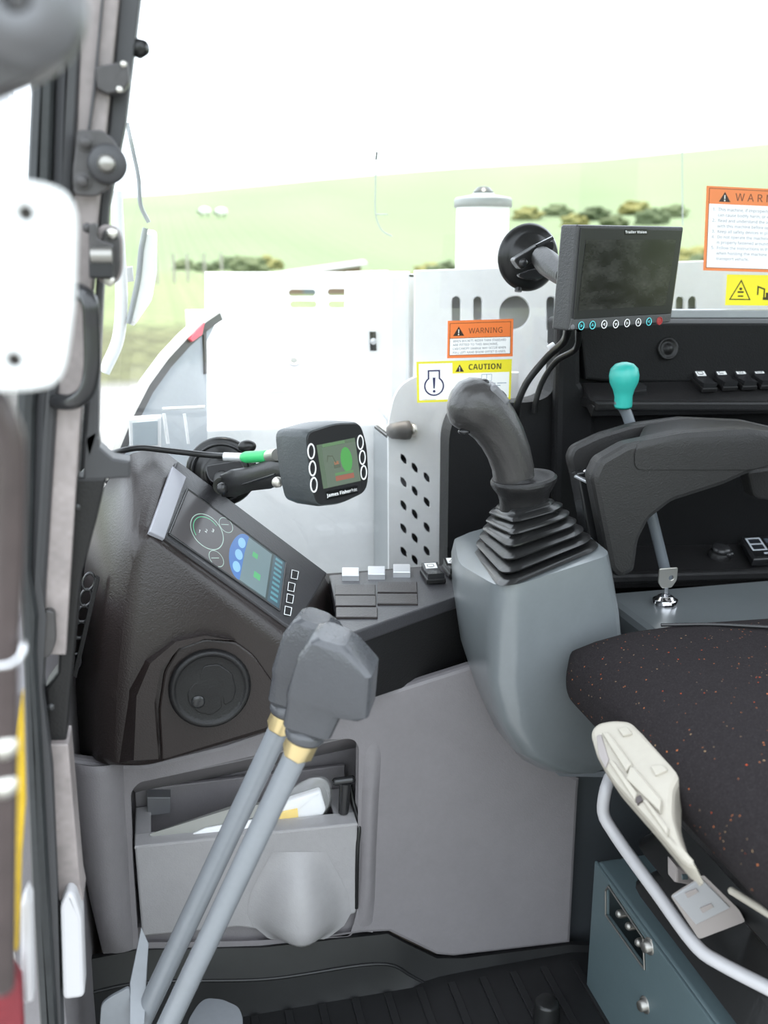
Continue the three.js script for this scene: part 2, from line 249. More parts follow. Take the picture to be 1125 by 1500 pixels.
// ---- the open door swung forward, near the eye
{
  const zD = -0.42;
  const t = thing('cab_door', 'open cab door edge with brown tube frame and yellow stripe', 'door', Zp(8, 1480, zD));
  part(t, 'door_frame', rod([Zp(-6, 590, zD), Zp(14, 640, zD), Zp(16, 760, zD), Zp(8, 960, zD), Zp(6, 1200, zD), Zp(4, 1440, zD)], 0.006), M.brownPaint);
  part(t, 'frame_panel', zslab([[-30, 600], [0, 600], [14, 660], [16, 800], [22, 960], [20, 1100], [18, 1432], [-30, 1432]], zD - 0.002, 0.012, { bevel: 0.003 }), M.brownPaint);
  part(t, 'cable_ring', rod([Zp(-4, 976, zD + 0.01), Zp(18, 972, zD + 0.012), Zp(32, 958, zD + 0.012), Zp(34, 946, zD + 0.01), Zp(24, 938, zD)], 0.0011), M.chrome);
  for (const y of [1093, 1150]) part(t, 'door_bolt', lathe([[0, 0.006], [0.004, 0.005], [0.006, 0]], Zp(8, y, zD + 0.003), V(0, 0, 1), 12), M.zinc);
  part(t, 'yellow_stripe', zslab([[32, 1015], [36, 1180], [30, 1260], [26, 1394], [14, 1394], [18, 1130]], -0.6, 0.01), M.yellow, 'yellow painted edge');
  part(t, 'lower_panel', zslab([[-30, 1432], [20, 1420], [30, 1440], [34, 1520], [-30, 1520]], -0.6, 0.012), M.red, 'dark red lower panel');
  part(t, 'door_buffer', zslab([[30, 1330], [38, 1312], [45, 1325], [48, 1470], [30, 1474]], -0.62, 0.02, { bevel: 0.004 }), M.buffer, 'white plastic buffer');
  const w = thing('latch_plate', 'white rounded plate with two bolt holes on the open door edge', 'plate', Zp(30, 570, zD));
  const f = zframe(zD + 0.01), c = (x, y, r) => { const p = fpx(f, x, y), o = []; for (let k = 0; k < 20; k++) o.push(new THREE.Vector2(p.x + r * Math.cos(k * 0.31416), p.y + r * Math.sin(k * 0.31416))); return o; };
  part(w, 'plate', zslab([[-40, 262], [60, 264], [112, 290], [108, 440], [92, 560], [50, 573], [-40, 573]], zD + 0.01, 0.006, { round: [0, 0.012, 0.012, 0, 0.012, 0.01, 0], holes: [c(37, 312, 0.0032), c(20, 528, 0.0032)] }), M.whitePlain);
  part(w, 'plate_backing', zslab([[-40, 270], [58, 270], [96, 295], [94, 440], [82, 552], [-40, 566]], zD + 0.003, 0.004), M.brownPaint);
  const h = thing('door_latch', 'blurred dark grey door latch housing with round hub', 'latch', Zp(60, 150, zD));
  part(h, 'housing', loft([zpoly([[-40, -40], [100, -40], [112, 20], [98, 70], [60, 108], [-40, 142]], zD + 0.024), zpoly([[-40, -40], [118, -40], [130, 22], [114, 78], [70, 116], [-40, 158]], zD + 0.014), zpoly([[-40, -40], [122, -40], [134, 22], [116, 80], [70, 120], [-40, 162]], zD - 0.012)].map((r) => round2(r, 0.014)), { crease: 0.9 }), M.bracket);
  part(h, 'hub', lathe([[0, 0.010], [0.005, 0.010], [0.006, 0.016], [0.015, 0.014], [0.02, 0.002], [0.021, 0]], Zp(30, 8, zD + 0.024), V(0, 0, 1)), M.keygrey);
  part(h, 'hub_bolt', lathe([[0, 0.004], [0.004, 0.004], [0.0045, 0]], Zp(30, 8, zD + 0.034), V(0, 0, 1), 6), M.bracket);
}

// ---- grey lower trim of the right-hand side, with its pocket
const zT = -1.2;
{
  const outline = zpoly([[104, 1112], [165, 1120], [215, 1120], [330, 1092], [500, 1035], [690, 975], [720, 1000], [760, 1100], [850, 1140], [848, 1160], [836, 1382], [665, 1402], [640, 1400], [570, 1366], [530, 1368], [380, 1390], [150, 1400], [128, 1300], [112, 1200]], zT);
  const hole = zpoly([[197, 1386], [188, 1260], [184, 1160], [200, 1140], [240, 1132], [470, 1078], [520, 1076], [532, 1090], [528, 1340], [516, 1376], [350, 1384]], zT).map((p) => new THREE.Vector2(p.x, p.y));
  const tr = struct('trim_4', slab(outline, 0.02, { frame: zframe(zT), bevel: 0.006, holes: [round2(hole, 0.012)] }), M.trim, 'grey moulded lower trim panel with open pocket');
  part(tr, 'pocket_back', zslab([[170, 1100], [545, 1050], [545, 1400], [180, 1400]], zT - 0.11, 0.01), M.trim);
  part(tr, 'pocket_floor', zslab([[190, 1360], [530, 1335], [530, 1385], [190, 1392]], zT - 0.012, 0.09), M.trim);
  part(tr, 'pocket_roof', slab([Zp(186, 1150, zT - 0.018), Zp(528, 1074, zT - 0.018), Zp(528, 1094, zT - 0.11), Zp(200, 1160, zT - 0.11)], 0.006), M.trim);
  M.trimRoll = M.trim.clone(); M.trimRoll.side = THREE.DoubleSide;
  part(tr, 'corner_roll', bulge([[1114, 104, 180, 0.016], [1125, 104, 182, 0.024], [1180, 109, 184, 0.026], [1260, 120, 189, 0.026], [1320, 132, 192, 0.025], [1370, 144, 196, 0.018], [1394, 150, 198, 0.004]], zT - 0.002, (t) => Math.sin(Math.PI * t) ** 0.7), M.trimRoll);
  part(tr, 'edge_roll', bulge([[1068, 536, 560, -0.002], [1110, 532, 560, 0.004], [1160, 529, 556, 0.008], [1240, 527, 552, 0.009], [1310, 525, 550, 0.008], [1350, 522, 548, 0.003], [1366, 520, 546, -0.002]], zT - 0.001, (t) => Math.sin(Math.PI * t)), M.trimRoll);
  part(tr, 'kick_panel', zslab([[846, 1110], [980, 1110], [980, 1420], [834, 1386]], zT - 0.03, 0.02), mat(0.05, 0.056, 0.062, 0.6, { map: wearT }), 'dark blue grey panel under the seat console');
}
// ---- floor mat: black rubber tray with raised lip and ribs
{
  const t = thing('floor_mat', 'black ribbed rubber floor mat with raised lip', 'mat', V(0.3, -0.07, -1.0));
  const edge = [[120, 1408], [200, 1392], [385, 1388], [568, 1368], [600, 1385], [640, 1404], [680, 1404], [836, 1384], [890, 1386], [925, 1410], [960, 1480], [985, 1560]];
  const top = edge.map(([x, y]) => Zp(x, y, zT + 0.004 + (x > 880 ? (x - 880) * 0.0014 : 0)));
  const out = edge.map(([x, y], i) => top[i].clone().add(V(0, -0.002, -0.012)));
  const mid = top.map((p) => V(p.x, p.y - 0.045, p.z + 0.012)), low = top.map((p) => V(p.x, -0.055, p.z + 0.02));
  const g = (A, B) => { const p = [], idx = []; [...A, ...B].forEach((q) => p.push(q.x, q.y, q.z)); for (let i = 0; i + 1 < A.length; i++) idx.push(i, i + A.length, i + 1, i + 1, i + A.length, i + 1 + A.length); const k = new THREE.BufferGeometry(); k.setAttribute('position', new THREE.Float32BufferAttribute(p, 3)); k.setIndex(idx); return toCreasedNormals(k, 0.7); };
  const mm = mat(0.013, 0.013, 0.014, 0.45, { side: THREE.DoubleSide, map: dirtT });
  part(t, 'lip', merge([g(out, top), g(top, mid)]), mm); part(t, 'lip_bead', tube(mid, 0.0025, 80, 8), mm);
  part(t, 'skirt', g(mid, low), mm);
  part(t, 'tray', bx(-0.14, 0.75, -0.07, -0.055, -1.2, -0.8, 0.002), mm);
  for (let k = 0; k < 14; k++) part(t, 'rib', bx(0.02 + k * 0.05, 0.032 + k * 0.05, -0.0565, -0.051, -1.17, -0.82, 0.001), mm);
  single('drain_plug', lathe([[0, 0.03], [0.014, 0.03], [0.018, 0.024], [0.02, 0]], Yp(800, 1490, -0.05), V(0, 1, 0)), M.rubber, 'small black ribbed rubber plug standing on the floor mat', 'plug');
}

// ================================================================ front console with the machine monitor
{
  const t = thing('monitor_console', 'large black moulded front console carrying the machine monitor and air vent', 'console', Zp(200, 1121, -1.2));
  const near = [[200, 800], [214, 788], [424, 938], [494, 988], [494, 1036], [420, 1062], [215, 1121], [166, 1121], [172, 1000], [186, 860]];
  const mid = [[190, 770], [216, 768], [432, 922], [492, 975], [492, 1038], [420, 1064], [215, 1122], [140, 1120], [140, 1000], [164, 830]];
  const far = [[184, 664], [236, 657], [477, 845], [484, 905], [484, 1000], [420, 1050], [215, 1100], [104, 1108], [102, 1000], [136, 740]];
  const back = far.map(([x, y]) => [x + 4, y + 6]);
  part(t, 'body', loft([near.map(([x, y]) => Zp(x, y, -1.168)), near.map(([x, y], i) => Zp(x, y, -1.172).lerp(Zp(mid[i][0], mid[i][1], -1.185), 0.5)), mid.map(([x, y]) => Zp(x, y, -1.19)), mid.map(([x, y], i) => Zp(x, y, -1.19).lerp(Zp(far[i][0], far[i][1], -1.345), 0.5)), far.map(([x, y]) => Zp(x, y, -1.345)), back.map(([x, y]) => Zp(x, y, -1.39))].map((r) => round2(r, [0.02, 0.012, 0.01, 0.01, 0.01, 0.01, 0.02, 0.02, 0.03, 0.03], 4)), { crease: 1.15 }), M.consoleB);
  // monitor face
  const q = [Zp(217, 781, -1.186), Zp(422, 932, -1.186), Zp(476, 845, -1.34), Zp(252, 682, -1.34)], f = frameOf(q), up = (p, d) => p.clone().addScaledVector(f.n, d);
  const face = [Zp(217, 781, -1.186), Zp(422, 932, -1.186), Zp(474, 845, -1.335), Zp(252, 682, -1.335)].map((p) => up(p, 0.010));
  const bz = part(t, 'monitor_bezel', slab(face, 0.02, { bevel: 0.003, round: 0.004 }), plastic(0.04, 0.039, 0.042, 0.33), 'dark grey satin monitor bezel');
  const ff = frameOf(face);
  const scr = [[274, 717], [418, 824], [409, 895], [247, 783]];
  part(bz, 'bezel_bar', slab([[252, 684], [272, 700], [240, 790], [218, 780]].map(([x, y]) => onPl(x, y, ff.o, ff.n).addScaledVector(ff.n, 0.002)), 0.006, { bevel: 0.001 }), mat(0.30, 0.30, 0.33, 0.25), 'light grey end bar');
  const sm = canvasMat(1024, 512, (x, w, h) => {
    x.fillStyle = '#352c28'; x.fillRect(0, 0, w, h);
    x.fillStyle = '#1d2f2c'; x.fillRect(0.62 * w, 0, 0.38 * w, h);
    x.strokeStyle = '#9fb7a8'; x.lineWidth = 7;
    x.beginPath(); x.arc(0.27 * w, 0.5 * h, 0.30 * h, 0, 6.3); x.stroke(); x.beginPath(); x.arc(0.27 * w, 0.5 * h, 0.25 * h, 2.2, 5.2); x.strokeStyle = '#4fae7c'; x.stroke();
    x.strokeStyle = '#9fb7a8'; x.lineWidth = 5; for (const cy of [0.14, 0.86]) { x.beginPath(); x.arc(0.40 * w, cy * h, 0.13 * h, 0, 6.3); x.stroke(); x.beginPath(); x.moveTo(0.36 * w, cy * h + 26); x.lineTo(0.42 * w, cy * h - 22); x.stroke(); }
    x.fillStyle = '#dfe8e2'; x.font = '44px sans-serif'; ['1', '2', '3'].forEach((s, k) => x.fillText(s, (0.20 + 0.05 * k) * w, (0.62 - 0.09 * k) * h));
    x.fillStyle = '#2a5f9e'; x.beginPath(); x.ellipse(0.60 * w, 0.5 * h, 0.11 * w, 0.46 * h, 0, 0, 6.3); x.fill();
    x.fillStyle = '#5a6e70'; x.fillRect(0.62 * w, 0.05 * h, 0.24 * w, 0.9 * h);
    x.fillStyle = '#79a9c8'; for (const cy of [0.25, 0.5, 0.75]) { x.beginPath(); x.ellipse(0.575 * w, cy * h, 0.035 * w, 0.10 * h, 0, 0, 6.3); x.fill(); }
    x.fillStyle = '#3f9a58'; x.fillRect(0.69 * w, 0.25 * h, 0.05 * w, 0.1 * h); x.fillRect(0.73 * w, 0.6 * h, 0.06 * w, 0.12 * h);
    x.fillStyle = '#26414a'; x.fillRect(0.88 * w, 0, 0.12 * w, h); x.fillStyle = '#437a82'; for (let k = 0; k < 9; k++) x.fillRect(0.90 * w, (0.05 + 0.1 * k) * h, 0.07 * w, 0.05 * h);
  }, 0.22, { emissive: new THREE.Color(0.05, 0.06, 0.07), emissiveIntensity: 0.3, specularIntensity: 0.6 });
  part(bz, 'screen', quadOn(ff, scr, 0.0012), sm, 'lit machine display with round dials');
  const sf = scr.map(([x, y]) => fpx(ff, x, y));
  const rim = (a, b, n) => part(bz, n, cyl(fat(ff, a.x, a.y, 0.001), fat(ff, b.x, b.y, 0.001), 0.0016, 0.0016, 8), M.gloss);
  for (let k = 0; k < 4; k++) rim(sf[k], sf[(k + 1) % 4], 'screen_rim');
  for (const [x, y] of [[431, 843], [426, 861], [424, 878], [421, 896]]) {
    const p = [[-4.5, -7], [5, -4.5], [3, 7], [-6, 5]].map(([a, b]) => onPl(x + a, y + b, ff.o, ff.n).addScaledVector(ff.n, 0.002));
    const b = part(bz, 'monitor_button', slab(p, 0.002, { bevel: 0.0005 }), M.gloss); for (let k = 0; k < 4; k++) part(b, 'button_outline', cyl(p[k], p[(k + 1) % 4], 0.00055, 0.00055, 6), M.whiteInk);
  }
  // round air vent with shroud
  const zV = -1.164;
  part(t, 'vent_shroud', loft([zpoly([[342, 938], [300, 936], [262, 950], [236, 980], [226, 1030], [232, 1112], [196, 1114], [200, 1020], [220, 972], [258, 940], [300, 931]], zV + 0.012), zpoly([[346, 938], [300, 932], [255, 943], [220, 970], [196, 1010], [180, 1117], [172, 1118], [188, 1010], [212, 966], [252, 938], [300, 928]], zV - 0.006)], { crease: 0.5 }), M.consoleB);
  part(t, 'vent_plate', zslab([[345, 940], [300, 936], [260, 950], [240, 985], [232, 1040], [236, 1116], [420, 1060], [400, 1000], [372, 960]], zV, 0.012, { bevel: 0.003, round: 0.006 }), M.consoleB);
  const c = Zp(307, 1006, zV), vent = part(t, 'air_vent', lathe([[0.051, -0.004], [0.053, 0.006], [0.050, 0.012], [0.045, 0.012], [0.042, 0.006], [0.02, 0.0085], [0, 0.009]], c, V(0.05, 0.1, 1), 48), M.black, 'round black swivelling air vent');
  const vf = frameOf([c.clone().add(V(0, 0, 0.0075)), c.clone().add(V(0.01, 0, 0.0075 - 0.0005)), c.clone().add(V(0, 0.01, 0.0065))]);
  const cv = (pts) => pts.map(([x, y]) => onPl(x, y, vf.o, vf.n).addScaledVector(vf.n, 0.0012));
  part(vent, 'vane', slab(cv([[298, 975], [320, 972], [340, 986], [346, 1010], [342, 1026], [328, 1034], [326, 1020], [316, 1006], [290, 996]]), 0.006, { round: 0.005 }), M.black);
  part(vent, 'vane', slab(cv([[286, 998], [312, 1006], [324, 1020], [326, 1036], [310, 1048], [290, 1044], [276, 1030], [274, 1014]]), 0.006, { round: 0.005 }), M.black);
  part(vent, 'thumb_grip', ball(onPl(290, 1028, vf.o, vf.n).addScaledVector(vf.n, 0.001), 0.009, 1, 1, 0.35), M.gloss);
  // louvre strip on the front flank
  part(t, 'louvre_frame', slab([Zp(140, 846, -1.2), Zp(146, 850, -1.2), Zp(112, 994, -1.2), Zp(106, 990, -1.2)], 0.012, { bevel: 0.001 }), M.black);
  for (let k = 0; k < 6; k++) { const s = k / 5, p = Zp(130 - 20 * s, 852 + 118 * s, -1.21); part(t, 'louvre', align(new THREE.TorusGeometry(0.010, 0.002, 8, 20).scale(0.7, 1.15, 1).rotateZ(-0.3), p, V(0, 1, 0)), M.gloss); }
}
single('console_cable', tube([Zp(118, 700, -1.1), Zp(135, 682, -1.2), Zp(165, 664, -1.30), Zp(205, 656, -1.33), Zp(245, 660, -1.33), Zp(310, 667, -1.32), Zp(345, 668, -1.29)], 0.0042), M.rubber, 'thin black cable running over the console to the green connector', 'cable');

// ---- small guidance display on its suction arm
{
  const q = [Zp(446, 632, -1.075), Zp(530, 619, -1.135), Zp(539, 718, -1.135), Zp(461, 743, -1.075)], f = frameOf(q);
  const c2 = q.map((p) => loc(f, p));
  const t = thing('guidance_display', 'small black display with six ringed buttons on a suction arm', 'display', q[3].clone());
  const oc = [[445, 632], [490, 618], [528, 617], [538, 650], [541, 700], [536, 722], [500, 739], [461, 743], [452, 700]].map(([x, y]) => onPl(x, y, f.o, f.n));
  const ring = (s, dz) => { const m = oc.reduce((a, p) => a.add(p), V(0, 0, 0)).multiplyScalar(1 / oc.length); return round2(oc.map((p) => p.clone().sub(m).multiplyScalar(s).add(m).addScaledVector(f.n, dz)), 0.012); };
  part(t, 'housing', loft([ring(0.9, -0.052), ring(0.96, -0.05), ring(1, -0.036), ring(1, -0.004), ring(0.97, 0)], { crease: 0.6 }), plastic(0.05, 0.057, 0.06, 0.4));
  const face = part(t, 'front_glass', slab(ring(0.95, 0.0012), 0.003, { frame: frameOf(ring(0.95, 0.0012)), bevel: 0.0005 }), M.gloss, 'glossy black front with printed logo');
  const on = (px, off) => quadOn(f, px, off);
  part(face, 'screen', on([[462, 652], [518, 641], [527, 704], [472, 716]], 0.0018), canvasMat(512, 448, (x, w, h) => {
    x.fillStyle = '#3c413b'; x.fillRect(0, 0, w, h); x.fillStyle = '#2f3b2e'; x.fillRect(0, 0, w, 40); x.fillRect(0, 0, 60, h); x.fillStyle = '#3c5a35'; x.fillRect(70, 4, 300, 30);
    x.fillStyle = '#197a1f'; x.beginPath(); x.ellipse(0.7 * w, 0.45 * h, 0.15 * w, 0.28 * h, 0, 0, 6.3); x.fill();
    x.fillStyle = '#26231f'; x.fillRect(180, 230, 90, 40); x.fillStyle = '#7b3a22'; x.fillRect(190, 200, 60, 34); x.strokeStyle = '#26231f'; x.lineWidth = 14; x.beginPath(); x.moveTo(215, 215); x.lineTo(180, 140); x.lineTo(120, 130); x.lineTo(100, 190); x.stroke();
    x.fillStyle = '#7c1f1a'; x.fillRect(180, 350, 250, 50); x.fillStyle = '#35602f'; x.fillRect(180, 318, 250, 26);
  }, 0.1, { clearcoat: 1, emissive: new THREE.Color(0.03, 0.04, 0.03) }));
  part(face, 'logo_print', on([[476, 720], [521, 711], [522, 722], [478, 732]], 0.002), canvasMat(512, 128, (x, w, h) => { x.fillStyle = '#0b0b0c'; x.fillRect(0, 0, w, h); x.fillStyle = '#f2f2f2'; x.font = 'bold 74px sans-serif'; x.fillText('James Fisher', 2, 88, 400); x.font = '74px sans-serif'; x.fillText('Prolec', 410, 88, 100); }, 0.3), 'white printed maker name');
  for (const [x, y] of [[454, 661], [456, 686], [458, 710], [526, 648], [529, 670], [531, 692]]) { const p = onPl(x, y, f.o, f.n).addScaledVector(f.n, 0.002); part(face, 'button_ring', new THREE.TorusGeometry(0.0062, 0.0008, 8, 28).scale(0.85, 1.35, 1).applyMatrix4(f.m.clone().setPosition(p)), M.whiteInk); }
  // arm, ball joint, suction cup, connector
  const back = Zp(412, 690, -1.17), foot = Zp(325, 712, -1.28);
  const arm = part(t, 'arm', loft([0, 0.2, 0.5, 0.8, 1].map((s) => { const p = foot.clone().lerp(back, s), r = [0.015, 0.019, 0.016, 0.019, 0.015][Math.round(s * 4 + (s === 0.2 ? 0.2 : s === 0.8 ? -0.2 : 0))] || 0.017, o = []; for (let k = 0; k < 14; k++) { const a = k / 14 * 6.2832; o.push(p.clone().add(V(Math.sin(a) * 0.2 * r, Math.cos(a) * r, Math.sin(a) * r))); } return o; }), { crease: 0.9 }), M.rubber, 'black double-socket arm');
  part(arm, 'arm_split', cyl(foot.clone().add(V(0.01, 0, 0.017)), back.clone().add(V(-0.01, 0, 0.017)), 0.0012), M.rubber);
  part(arm, 'pivot', lathe([[0, 0.008], [0.007, 0.008], [0.008, 0]], foot.clone().add(V(0, 0, 0.012)), V(0, 0, 1)), M.gloss);
  part(arm, 'clamp_screw', lathe([[0, 0.006], [0.006, 0.006], [0.007, 0]], Zp(407, 706, -1.15), V(-0.5, 0, 1), 12), M.zinc);
  const cc = Zp(325, 690, -1.43), ax = V(-0.1, 0.05, 1).normalize();
  const cup = part(t, 'suction_cup', lathe([[0.052, 0], [0.053, 0.006], [0.048, 0.012], [0.032, 0.016], [0.026, 0.026], [0.018, 0.034], [0, 0.036]], cc, ax, 48), M.rubber, 'black suction cup on the window');
  part(cup, 'cup_groove', align(new THREE.TorusGeometry(0.043, 0.0025, 8, 40).rotateX(Math.PI / 2), cc.clone().addScaledVector(ax, 0.0135), ax), M.gloss);
  part(cup, 'cup_plate', slab([Zp(300, 682, -1.36), Zp(352, 676, -1.36), Zp(365, 700, -1.34), Zp(330, 716, -1.33), Zp(306, 706, -1.35)], 0.02, { round: 0.008 }), M.gloss);
  part(cup, 'cup_stem', cyl(cc, foot, 0.012), M.rubber);
  part(cup, 'cam_lever', ball(Zp(362, 654, -1.36), 0.012, 1.1, 0.8, 0.8), M.rubber);
  const a = Zp(328, 669, -1.26), b = Zp(356, 670, -1.25), c = Zp(394, 668, -1.2), d = Zp(406, 666, -1.17);
  const con = part(t, 'connector', cyl(a, b, 0.0058), M.silver, 'silver and green cable connector'); part(con, 'green_sleeve', lathe([[0, 0], [0.006, 0], [0.0078, 0.008], [0.0078, b.distanceTo(c) - 0.006], [0.0068, b.distanceTo(c)], [0, b.distanceTo(c)]], b, c.clone().sub(b)), M.green, 'green sleeve'); part(con, 'coupling_nut', cyl(c, d, 0.0075), M.zinc);
}

// ---- switch panel between console and joystick pod
{
  const y0 = 0.542, t = thing('switch_panel', 'dark grey sloping switch panel between front console and joystick pod', 'panel', V(0.3, 0.4, -1.25));
  const top = [[482, 842], [616, 830], [676, 825], [676, 871], [664, 875], [504, 931], [498, 925]].map(([x, y]) => Yp(x, y, y0)), f = frameOf(top);
  part(t, 'top_plate', slab(top, 0.02, { frame: f, bevel: 0.003 }), plastic(0.045, 0.044, 0.048, 0.36));
  const fr = [[502, 931], [664, 875], [672, 872]].map(([x, y]) => Yp(x, y, y0 - 0.001)), lowpx = [[684, 976], [677, 979], [555, 1020], [502, 1037]];
  part(t, 'front_face', slab([...fr, ...lowpx.map(([x, y]) => { const e = fr[1].clone().sub(fr[0]), n = V(-e.z, 0, e.x).normalize(); return onPl(x, y, fr[0], n); })], 0.02, { bevel: 0.002 }), M.black);
  const key = (name, x0, y0p, x1, y1p, h, m) => { const p = [[x0, y0p], [x1, y0p], [x1, y1p], [x0, y1p]].map(([x, y]) => onPl(x, y, f.o, f.n).addScaledVector(f.n, h)); return part(t, name, slab(p, h + 0.002, { bevel: 0.001 }), m); };
  for (const [x, y] of [[501, 839], [539, 837], [576, 834]]) key('silver_key', x, y, x + 25, y + 12, 0.009, M.silver);
  for (const [x, y, w] of [[491, 859, 59], [491, 875, 60], [492, 892, 61], [553, 855, 58], [553, 872, 59]]) key('blank_cover', x, y, x + w, y + 14.5, 0.003, M.consoleB);
}
const iconM = [0, 1, 2, 3].map((k) => canvasMat(128, 96, (x, w, h) => {
  x.fillStyle = '#e6e6e4'; x.fillRect(0, 0, w, h); x.strokeStyle = x.fillStyle = '#222'; x.lineWidth = 8;
  if (k === 0) { x.strokeRect(26, 26, 70, 40); x.fillRect(40, 66, 44, 10); } else if (k === 1) { x.beginPath(); x.moveTo(20, 70); x.lineTo(60, 24); x.lineTo(104, 40); x.stroke(); x.fillRect(30, 68, 60, 12); } else if (k === 2) { x.strokeRect(36, 16, 56, 64); x.fillRect(56, 30, 16, 34); } else { x.strokeRect(26, 18, 76, 60); x.fillRect(40, 32, 48, 10); x.fillRect(40, 52, 48, 10); }
}, 0.5));
function rocker(p, dirX, dirDown, len, wid, label, group, k) {           // a rocker switch: p centre of its foot, lying on a sloping panel
  const u = dirX.clone().normalize(), n = u.clone().cross(dirDown).normalize(); if (n.y < 0) n.negate(); const v = n.clone().cross(u);
  const f = { o: p, u, v, n, m: new THREE.Matrix4().makeBasis(u, v, n).setPosition(p) };
  const t = thing('rocker_switch', label, 'switch', p, group);
  part(t, 'switch_base', fbox(f, 0, 0, wid, len, 0.008, -0.002, 0.002), M.black);
  const prof = [[-0.5, 0.014], [-0.3, 0.0125], [0.05, 0.011], [0.5, 0.017]], ring = (s, dz) => [...prof.map(([y]) => [-s, y]), ...prof.slice().reverse().map(([y]) => [s, y])];
  const r = prof.map(([y, h]) => [V(-wid * 0.44, y * len * 0.92, 0.004), V(wid * 0.44, y * len * 0.92, 0.004), V(wid * 0.42, y * len * 0.92, h), V(-wid * 0.42, y * len * 0.92, h)].map((q) => q.applyMatrix4(f.m)));
  part(t, 'rocker', loft(r, { crease: 0.3 }), M.gloss);
  const c = (x, y, h) => fat(f, x * wid, y * len, h + 0.0004);
  part(t, 'icon', quad(c(-0.3, 0.42, 0.0162), c(0.3, 0.42, 0.0162), c(0.3, 0.14, 0.0123), c(-0.3, 0.14, 0.0123)), iconM[k], 'white pictogram');
  return t;
}
{
  const y0 = 0.545, X1 = V(1, 0, 0.05), dn = V(0, 0, 1);
  rocker(Yp(634, 846, y0), X1, dn, 0.05, 0.03, 'black rocker switch with white pictogram at the end of the switch panel', 'rocker switches on the front switch panel', 0);
  rocker(Yp(666, 838, y0), X1, dn, 0.05, 0.03, 'black rocker switch with white pictogram at the end of the switch panel', 'rocker switches on the front switch panel', 1);
}

// ---- joystick pod
{
  const t = thing('joystick_pod', 'glossy grey rounded joystick pod at the front of the seat console', 'console', Zp(800, 1132, -1.1));
  // rows: left edge, near corner, right edge (pixels); each row a ring
  const rows = [[[690, 818], [738, 856], [884, 806], -0.012], [[672, 826], [737, 864], [896, 812], 0], [[667, 845], [735, 885], [901, 835], 0.002], [[668, 890], [730, 940], [912, 900], 0.003], [[676, 945], [726, 1005], [920, 985], 0.003], [[694, 1000], [735, 1062], [925, 1060], 0], [[722, 1062], [760, 1108], [925, 1115], -0.006], [[760, 1110], [800, 1130], [920, 1134], -0.02], [[800, 1128], [830, 1137], [915, 1137], -0.05]];
  const ring = ([l, c, r, dz]) => { const L = Zp(l[0], l[1], -1.21), C = Zp(c[0], c[1], -1.05 + dz), R = Zp(r[0], r[1], -1.1 + dz), B = V(R.x + 0.02, R.y, -1.33), A = V(L.x + 0.03, L.y, -1.33); C.y = (C.y + L.y * 0) ; return round2([L, C, R, B, A], [0.03, 0.045, 0.02, 0.01, 0.01], 7); };
  part(t, 'shell', loft(rows.map(ring), { crease: 0.9 }), M.pod);
  part(t, 'bottom_rail', zslab([[812, 1130], [930, 1130], [930, 1140], [820, 1138]], -1.1, 0.05), mat(0.1, 0.11, 0.12, 0.5));
}
{ // seat-side console behind the pod, with the ignition
  const g = slab([V(0.66, 0.5, -1.33), V(1.3, 0.5, -1.33), V(1.3, 0.5, -1.095), V(0.66, 0.5, -1.095)], 0.3, { bevel: 0.012 });
  single('seat_console', g, M.pod, 'grey side console between the seat and the black wall', 'console');
  const t = thing('ignition_switch', 'chrome ignition lock with key on the grey side console', 'ignition', Yp(975, 885, 0.5));
  const p = Yp(974, 886, 0.5);
  part(t, 'lock_barrel', lathe([[0, 0.016], [0.009, 0.016], [0.012, 0.0145], [0.015, 0.010], [0.019, 0.009], [0.0195, 0]], p, V(0, 1, 0)), M.chrome);
  part(t, 'key_blade', bx(p.x - 0.003, p.x + 0.003, p.y + 0.014, p.y + 0.03, p.z - 0.001, p.z + 0.001, 0.0005), M.chrome);
  const kf = { ...zframe(p.z + 0.002) }, kc = new THREE.Vector2(p.x, p.y + 0.044), hole = []; for (let k = 0; k < 16; k++) hole.push(new THREE.Vector2(kc.x + 0.006 + 0.004 * Math.cos(k * 0.3927), kc.y + 0.004 * Math.sin(k * 0.3927)));
  part(t, 'key_bow', slab([[-0.015, 0.016], [0.016, 0.016], [0.016, -0.004], [0.008, -0.016], [-0.008, -0.016], [-0.015, -0.006]].map(([x, y]) => V(kc.x + x, kc.y + y, p.z + 0.002)), 0.003, { frame: kf, bevel: 0.0008, round: 0.003, holes: [hole] }), M.zinc);
}
